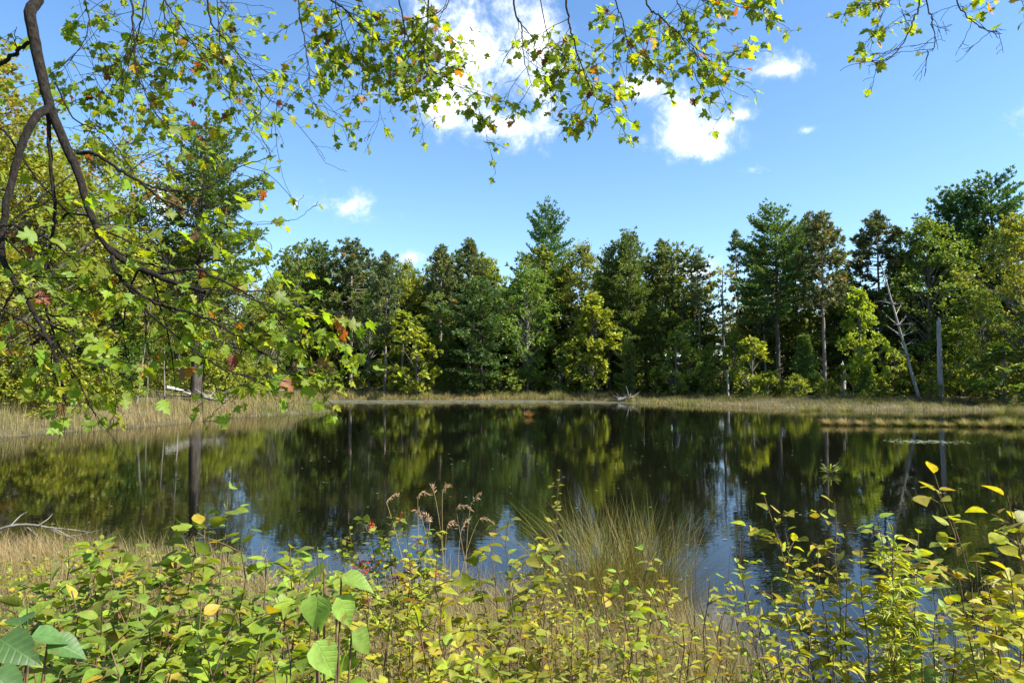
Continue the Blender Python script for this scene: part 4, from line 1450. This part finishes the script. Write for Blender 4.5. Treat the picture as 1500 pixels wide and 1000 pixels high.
def near_plants():
    LP = leafy_plant
    MG = (.185, .25, .027)
    YG, DG, LG = (.285, .295, .026), (.16, .225, .028), (.245, .30, .032)
    # right-hand side
    LP('leafy_shrub', 'airy open shrub with dark twin stems in front of the blue water patch', 'shrub', 1235, 3.0,
       [(1118, 722), (1150, 775), (1222, 735), (1198, 800), (1260, 800), (1165, 830), (1240, 845)], .058, 17, YG, T_OVB, .26, G_SH)
    LP('leafy_shrub', 'tall shoot with loose yellow green leaves reaching highest near the right edge', 'shrub', 1440, 2.7,
       [(1368, 692), (1395, 760), (1430, 820)], .062, 15, YG, T_OVB, .24, G_SH)
    LP('leafy_shrub', 'branch tip leaning in across the right frame edge', 'shrub', 1580, 2.4, [(1475, 725), (1490, 760), (1465, 815)], .065, 17, YG, T_OVB, .22, G_SH)
    LP('leafy_shrub', 'bushy yellow green shrub between the twin stems and the tall shoot', 'shrub', 1335, 3.0,
       [(1285, 758), (1305, 800), (1345, 780), (1365, 825), (1320, 850), (1280, 850)], .055, 20, LG, T_OVB, .24, G_SH)
    LP('goldenrod', 'feathery narrow leaved goldenrod top beside the bushy yellow green shrub', 'weed', 1318, 2.8, [(1310, 782), (1328, 805)], .07, 90, (.34, .38, .06), T_NAR, .12, G_SH, .0, .004, .45, .05)
    LP('goldenrod', 'second narrow leaved weed rising from the wet patch', 'weed', 1300, 3.3, [(1296, 862), (1280, 880), (1320, 880)], .08, 50, (.32, .36, .07), T_NAR, .12, G_SH, .0, .004, .3, .1)
    LP('leafy_shrub', 'dense low shrub filling the lower right corner', 'shrub', 1490, 2.2, [(1410, 880), (1445, 850), (1480, 835), (1500, 870), (1460, 920)], .05, 26, YG, T_OVB, .26, G_SH)
    LP('leafy_shrub', 'small sprawling shrub at the bottom just left of the lower right corner', 'shrub', 1370, 2.2, [(1330, 930), (1370, 905), (1400, 930), (1350, 965)], .045, 20, DG, T_OVB, .2, G_SH)
    LP('leafy_shrub', 'low shrub at the bottom between the wet patch and dry grass', 'shrub', 1165, 2.3, [(1110, 905), (1150, 880), (1190, 915), (1220, 945), (1140, 950)], .05, 30, YG, T_LAN, .2, G_SH)
    LP('leafy_shrub', 'slender stem with sparse leaves slanting over the water left of the twin stems', 'shrub', 1120, 3.6, [(1075, 800), (1085, 835), (1130, 850), (1060, 845)], .05, 12, LG, T_OVB, .22, G_SH)
    # middle
    LP('leafy_shrub', 'sapling with bright upturned yellow leaves in the middle of the bank', 'shrub', 735, 2.5, [(745, 760), (722, 785), (770, 800), (700, 830), (755, 850)], .058, 13, (.2, .22, .025), T_OVB, .24, G_SH)
    LP('leafy_weed', 'very thin upright stem with tiny yellow leaves left of the grass clump', 'weed', 815, 4.2, [(820, 690), (806, 790)], .05, 18, (.22, .21, .03), T_OVB, .1, G_SH, .2, .004)
    LP('leafy_shrub', 'round leaved shrub in front of the tall grass clump', 'shrub', 925, 2.6, [(905, 835), (942, 805), (965, 850), (880, 850), (930, 880)], .047, 13, LG, T_OVB, .2, G_SH)
    LP('leafy_shrub', 'thin branching shrub right of the tall grass clump with yellowing leaves', 'shrub', 1010, 2.5, [(965, 825), (1000, 880), (1040, 850), (1058, 900)], .04, 18, YG, T_LAN, .22, G_SH, .16)
    LP('leafy_shrub', 'drooping yellow green shrub below the red berries', 'shrub', 660, 2.3, [(640, 815), (690, 860), (600, 850), (650, 900), (615, 890)], .052, 17, YG, T_OV, .26, G_SH)
    LP('leafy_shrub', 'shrub with curled yellow leaves left of the drooping one', 'shrub', 560, 2.2, [(535, 850), (575, 880), (520, 905), (605, 925)], .052, 17, YG, T_OV, .24, G_SH, .12)
    LP('leafy_weed', 'clump of pale yellow weeds at the bottom centre', 'weed', 860, 2.0, [(800, 925), (840, 905), (880, 925), (915, 945), (830, 960)], .032, 30, (.22, .23, .03), T_OV, .18, G_SH, .15)
    LP('leafy_weed', 'yellow weeds at the bottom right of the pale clump', 'weed', 1010, 2.0, [(950, 935), (1000, 920), (1050, 940), (1080, 965)], .034, 28, (.24, .22, .03), T_OV, .18, G_SH, .25)
    LP('leafy_weed', 'low green weeds at the bottom below the drooping shrub', 'weed', 705, 1.9, [(650, 945), (700, 925), (745, 940), (690, 975)], .05, 22, LG, T_OV, .18, G_SH)
    LP('leafy_shrub', 'narrow upright shrub amid the dry grass right of the yellow sapling', 'shrub', 850, 3.2, [(830, 815), (860, 850), (815, 860)], .05, 20, YG, T_LAN, .2, G_SH)
    LP('berry_shrub', 'shrub hung with clusters of small red berries at the water edge', 'shrub', 580, 4.4, [(512, 775), (540, 765), (572, 748), (600, 768), (628, 775), (642, 805), (515, 815)], .05, 24, LG, T_OVB, .3, G_SH, .08, .006, .4, .2, 22)
    # left
    LP('leafy_shrub', 'tall single stem topped by paired rounded leaves left of the middle', 'shrub', 325, 2.4, [(334, 714), (300, 752), (282, 770), (365, 775)], .065, 14, MG, T_OVB, .24, G_SH)
    LP('leafy_shrub', 'spreading shrub with long flat sprays of leaves over the dry grass', 'shrub', 260, 2.3, [(140, 800), (180, 815), (225, 795), (285, 810), (210, 850), (160, 860), (250, 870)], .06, 22, MG, T_OV, .34, G_SH)
    LP('leafy_shrub', 'dense shrub with arching sprays just left of the big pointed leaves', 'shrub', 400, 2.2, [(425, 800), (465, 800), (440, 845), (390, 825), (360, 850), (410, 880)], .055, 20, MG, T_OV, .3, G_SH)
    LP('leafy_shrub', 'shaded shrub beside the broad leaf at the lower left corner', 'shrub', 130, 1.9, [(40, 885), (105, 865), (150, 885), (195, 875), (120, 930), (75, 840), (10, 860)], .055, 22, DG, T_OV, .26, G_SH)
    LP('leafy_shrub', 'green bramble at the bottom below the spreading shrub', 'shrub', 300, 1.8, [(245, 915), (295, 885), (345, 895), (385, 925), (270, 955), (330, 960)], .055, 24, (.22, .29, .03), T_OV, .26, G_SH)
    LP('leafy_shrub', 'green bramble at the bottom under the big pointed leaves', 'shrub', 450, 1.7, [(420, 930), (460, 955), (500, 945), (400, 970), (530, 965)], .05, 24, (.22, .29, .03), T_OV, .22, G_SH)
    LP('leafy_shrub', 'dark leafy bramble along the bottom left edge', 'shrub', 190, 1.6, [(110, 965), (160, 945), (210, 955), (250, 985)], .055, 24, DG, T_OV, .22, G_SH)

    LP('leafy_weed', 'straggling weed over the pinkish dry grass at the left', 'weed', 90, 3.6, [(60, 830), (110, 815), (150, 835), (30, 850), (85, 860)], .05, 20, LG, T_LAN, .24, G_SH)
    LP('leafy_shrub', 'fine leaved shrub under the red berries reaching the bottom middle', 'shrub', 610, 3.0, [(560, 830), (600, 815), (650, 840), (580, 860), (690, 850)], .035, 34, YG, T_OVB, .24, G_SH, .12)
    LP('leafy_shrub', 'fine leaved shrub in the dry grass below the tall clump', 'shrub', 900, 3.4, [(850, 870), (890, 845), (940, 860), (985, 850), (920, 880)], .034, 32, YG, T_OVB, .24, G_SH, .15)

    LP('leafy_shrub', 'low fine shrub at the water edge between the berries and the arching sprays', 'shrub', 480, 3.2, [(440, 805), (475, 800), (505, 825), (415, 815), (460, 840)], .045, 26, LG, T_OVB, .26, G_SH)
    LP('leafy_shrub', 'twiggy shrub rising left of the tall thin weed', 'shrub', 785, 3.0, [(780, 790), (800, 815), (765, 830), (790, 850)], .042, 20, YG, T_OV, .22, G_SH, .12)
    LP('leafy_shrub', 'leafy sprays hanging over the dry left bank', 'shrub', 140, 2.6, [(100, 800), (150, 790), (60, 840), (180, 805), (120, 840)], .055, 22, MG, T_OV, .3, G_SH)

    # seedlings with a few large leaves close to the lens
    def big_leaves(name, label, px, dist, spec, col):
        x = at(px, HORIZON, dist)[0]
        o = np.array([x, dist, gz1(x, dist) - .03])
        root = empty(name, o, label, 'weed', G_SH)
        sb, fb = MB(), MB()
        big = tpl_ovate(.36, .28, .16, True)
        for (lx, ly, ld, size, yd, nd, cm) in spec:
            a = at(lx, ly, ld) - o
            y_ = unit(np.array(yd, float))
            p = bez(np.zeros(3), np.array([a[0] * .6, a[1] * .3, a[2] * .75]), a, 10)
            sb.tube(p, np.linspace(.005, .0018, 10), 6)
            M = frames(y_[None], unit(np.array(nd, float))[None]) * size
            fb.inst(big, M, a[None], np.array([col]) * cm)
        sb.build('stem', M_STEM, root, True)
        fb.build('foliage', M_SHRUB, root, True)
    big_leaves('leafy_seedling', 'weed with large pale pointed leaves held up near the lens', 490, 1.35,
               [(464, 868, 1.3, .078, (.05, -.15, -1), (0, -1, .25), 1.5), (494, 872, 1.33, .07, (.45, .1, -.9), (.6, -.8, .3), 1.25),
                (462, 938, 1.25, .076, (.55, -.1, -.85), (.1, -.7, .7), 1.3), (500, 845, 1.35, .07, (1, -.1, -.2), (0, -.3, 1), 1.0), (475, 838, 1.36, .065, (-.7, .3, -.15), (0, -.5, 1), .8),
                (515, 925, 1.36, .07, (.5, .3, -.6), (0, -.6, .8), .8)], (.17, .27, .045))
    big_leaves('leafy_seedling', 'broad toothed blue green leaf lying close at the lower left corner', 20, 1.2,
               [(0, 935, 1.15, .08, (.9, -.15, -.4), (.05, -.75, .7), .75), (45, 932, 1.2, .065, (.6, .4, -.15), (-.1, -.5, .9), 1.2), (30, 915, 1.25, .065, (-.3, .4, .1), (0, -.3, 1), .9),
                (-15, 985, 1.1, .07, (.8, 0, -.5), (0, -.6, .8), .9), (70, 940, 1.22, .07, (.8, .2, -.3), (0, -.5, 1), 1.0)], (.075, .16, .045))


def bank_cover():
    r = np.random.default_rng(1001)
    # grass
    mb = MB()
    N = 200000
    Y = 1.6 + 11.5 * r.uniform(0, 1, N) ** .8
    X = (r.uniform(-1, 1, N)) * (Y * .82 + .8)
    d = sdist(X, Y)
    cl = fnoise(X, Y, 1.7, 51)
    keep = (d > -.12) & (r.uniform(size=N) < .62 + .3 * cl)
    X, Y, d, cl = X[keep], Y[keep], d[keep], cl[keep]
    n = len(X)
    leftdry = sstep(-1.8, -3.5, X)
    h = (.36 + .15 * cl + .06 * leftdry) * r.uniform(.5, 1.4, n)
    h = h * (.65 + .35 * sstep(1.5, 5, Y))
    f = .42 + .3 * fnoise(X, Y, .9, 52) - .35 * leftdry + .25 * sstep(1.5, 3.5, X)
    grass_blades(mb, np.stack([X, Y, gz(X, Y) - .02], -1), h, r.uniform(.003, .007, n), mixcol(r, f, n) * .9, r, .7, 3)
    n = 30000
    Y = r.uniform(2.4, 7.2, n)
    X = r.normal(.55, 1.15, n) * (Y / 5)
    ok = sdist(X, Y) > -.05
    X, Y = X[ok], Y[ok]
    n = len(X)
    h = (.66 + .16 * fnoise(X, Y, 2.5, 53)) * r.uniform(.5, 1.35, n) * (.75 + .25 * sstep(2, 5, Y))
    grass_blades(mb, np.stack([X, Y, gz(X, Y) - .02], -1), h, r.uniform(.0025, .005, n), mixcol(r, np.full(n, .25), n), r, .6, 3)
    tag(mb.build('bank_grass', M_GRASS), 'mixed dry and green grass covering the near bank', 'grass', kind='stuff')
    # low leaves
    mb = MB()
    N = 34000
    Y = 1.5 + 6.5 * r.uniform(0, 1, N) ** 1.1
    X = r.uniform(-1, 1, N) * (Y * .8 + .8)
    d = sdist(X, Y)
    cl = fnoise(X, Y, 2.2, 61)
    keep = (d > .25) & (r.uniform(size=N) < .5 + .5 * cl)
    X, Y, cl = X[keep], Y[keep], cl[keep]
    n = len(X)
    hmax = (.34 + .16 * fnoise(X, Y, 1.3, 62)) * (.75 + .5 * sstep(0, -2.5, X))
    P = np.stack([X, Y, gz(X, Y) + .03 + np.clip(hmax, .1, .7) * r.uniform(0, 1, n) ** .6], -1)
    a = r.uniform(0, 6.28, n)
    Yv = unit(np.stack([np.cos(a), np.sin(a), r.normal(-.15, .25, n)], -1))
    C = vary(r, (.24, .26, .03), n, .4, .18)
    od = r.uniform(size=n) < .13
    pal = np.array([(.40, .32, .03), (.36, .25, .04), (.28, .2, .1), (.2, .12, .06)])
    C[od] = pal[r.integers(0, 4, od.sum())]
    M = frames(Yv, unit(r.normal(0, .35, (n, 3)) + np.array([0, 0, 1]))) * (r.uniform(.02, .055, (n, 1)))[:, None]
    mb.inst(T_OVB, M, P, C)
    for k in r.integers(0, n, 1500):
        q = P[k]
        g = np.array([q[0] + r.normal(0, .06), q[1] + r.normal(0, .06), gz1(q[0], q[1]) if k % 3 == 0 else q[2] - .3])
        mb.tube([g, (g + q) / 2 + r.normal(0, .02, 3), q], [.003, .002, .001], 4, (.10, .06, .03))
    tag(mb.build('undergrowth', M_SHRUB), 'low leafy undergrowth tangled through the grass of the near bank', 'undergrowth', kind='stuff')

    def clump(px, dist, rad, top, n, f, label, name='grass_clump', width=.007, bend=.45, tint=1.0):
        q = MB()
        x = at(px, HORIZON, dist)[0]
        z = gz1(x, dist)
        h = at(px, top, dist)[2] - z
        a = r.uniform(0, 6.28, n)
        rr = np.sqrt(r.uniform(0, 1, n)) * rad
        P = np.stack([np.cos(a) * rr, np.sin(a) * rr, np.full(n, -.05)], -1)
        dr = unit(np.stack([np.cos(a) * .6 + r.normal(0, .9, n), np.sin(a) * .6 + r.normal(0, .9, n), 0 * a], -1))
        grass_blades(q, P, h * r.uniform(.5, 1.08, n), np.full(n, width) * r.uniform(.6, 1.3, n), mixcol(r, np.full(n, f), n) * tint, r, bend, 5, dr)
        k2 = n // 2
        P2 = P[:k2] * np.array([1.25, 1.25, 1])
        grass_blades(q, P2, h * r.uniform(.15, .45, k2), np.full(k2, width) * r.uniform(.8, 1.6, k2), mixcol(r, np.full(k2, .05), k2) * .8, r, 1.1, 3, dr[:k2])
        o = q.build(name, M_GRASS, loc=(x, dist, z))
        tag(o, label, 'grass clump')
    clump(905, 6.2, .42, 705, 1700, .8, 'tall arching clump of mixed green and rusty grass at the water edge', tint=np.array((.72, .66, .45)), bend=.6, width=.009)
    clump(965, 6.4, .25, 735, 420, .25, 'looser tan grass clump on the right flank of the tall arching one')
    clump(1440, 4.2, .42, 800, 420, .95, 'fresh green grass tuft right of the goldenrod', tint=.8)
    clump(1390, 3.6, .25, 880, 200, .9, 'short green grass tuft below the fresh green one', tint=.8)
    clump(1030, 4.8, .4, 850, 420, .3, 'dry tangled grass mound left of the blue water patch')
    clump(235, 7.5, .25, 750, 110, .8, 'thin spray of long green blades behind the spreading shrub', width=.009)
    clump(95, 8.8, .6, 785, 600, .0, 'pinkish tan dry grass mound at the left bank', width=.01, bend=.9, tint=np.array((1.3, 1.12, 1.2)))
    clump(10, 8.8, .6, 780, 600, .02, 'tan dry grass mound cut by the left frame edge', width=.01, bend=.9, tint=np.array((1.3, 1.12, 1.2)))
    clump(345, 8.2, .45, 800, 260, .05, 'pale dead grass mound behind the tall single stem', width=.008, bend=.8)
    clump(210, 8.6, .4, 800, 240, .05, 'pale dead grass mound beside the thin green spray', width=.008, bend=.8)

    # stalks with drooping seed heads
    x = at(655, HORIZON, 5.4)[0]
    o = np.array([x, 5.4, gz1(x, 5.4)])
    root = empty('seed_grass', o, 'group of tall grass stalks with drooping buff seed heads behind the berries', 'grass clump')
    sb = MB()
    hb = MB()
    for (tx, ty, bend) in [(566, 735, 1), (612, 728, .6), (636, 722, -.3), (648, 720, .5), (668, 745, 1), (690, 738, 1), (630, 765, -.6), (655, 770, .8), (676, 775, 1), (702, 760, 1), (618, 760, -.4)]:
        tip = at(tx, ty, 5.4 + r.uniform(-.3, .3)) - o
        b0 = np.array([r.normal(0, .1) + tip[0] * .5, r.normal(0, .1), 0])
        p = bez(b0, np.array([(b0[0] + tip[0]) / 2 - bend * .06, tip[1] * .5, tip[2] * .75]), tip, 12)
        yb = r.normal(0, .05)
        p2 = bez(tip, tip + np.array([bend * .04, yb, .07]), tip + np.array([bend * r.uniform(.05, .15), yb * 2, r.uniform(-.03, .08)]), 6)
        sb.tube(np.concatenate([p, p2[1:]]), np.linspace(.003, .001, 17), 4, TAN)
        n = 40
        f = r.uniform(0, 4.9, n)
        i = f.astype(int)
        P = p2[i] + (p2[np.minimum(i + 1, 5)] - p2[i]) * (f - i)[:, None]
        Yv = unit(unit(p2[5] - p2[0]) * .8 + np.array([0, 0, -.3]) + r.normal(0, .45, (n, 3)))
        hb.inst(T_NAR, frames(Yv, rand_dirs(r, n)) * r.uniform(.02, .045, (n, 1))[:, None], P, vary(r, (.46, .31, .19), n))
    sb.build('stem', M_GRASS, root)
    hb.build('seed_head', M_GRASS, root)

    # bare grey branch at the left water edge
    o = at(-15, 790, 9.3)
    root = empty('dead_branch', o, 'bare grey branch reaching over the water from the left bank', 'branch')
    mb = MB()
    P = spline([at(-60, 800, 9.3) - o, at(15, 770, 9.3) - o, at(70, 772, 9.4) - o, at(112, 790, 9.5) - o], 14)
    mb.tube(P, np.linspace(.025, .006, 14), 6)
    for (a, b, c) in [((15, 770), (30, 755), (40, 749)), ((70, 772), (100, 785), (145, 776)), ((40, 772), (60, 790), (80, 808)), ((70, 772), (110, 776), (135, 780)), ((55, 770), (70, 760), (77, 752))]:
        q = spline([at(*a, 9.3) - o, at(*b, 9.4) - o, at(*c, 9.5) - o], 7)
        mb.tube(q, np.linspace(.011, .003, 7), 4)
    mb.build('limb', M_BARK_GREY, root, True)
    # bare twigs sticking up amid the dry grass at right
    for (px, d, tips, lab) in [(1040, 3.8, [(985, 760), (1010, 735), (1070, 800), (1100, 760)], 'bare grey twigs over the water left of the airy shrub'),
                               (1480, 3.4, [(1440, 870), (1430, 900), (1470, 880)], 'bare brown twigs in the lower right grass')]:
        x = at(px, HORIZON, d)[0]
        o = np.array([x, d, gz1(x, d)])
        root = empty('bare_twigs', o, lab, 'twigs')
        mb = MB()
        for (tx, ty) in tips:
            tip = at(tx, ty, d) - o
            p = bez(np.zeros(3), np.array([tip[0] * .3, 0, tip[2] * .6]), tip, 10)
            p[1:-1] += r.normal(0, .012, (8, 3))
            mb.tube(p, np.linspace(.004, .001, 10), 5)
            for k in range(4):
                i = r.integers(4, 9)
                mb.tube([p[i], p[i] + r.normal(0, .06, 3) + np.array([0, 0, .08])], [.0016, .0008], 3)
        mb.build('stem', M_STEM, root)


maple()
near_plants()
bank_cover()
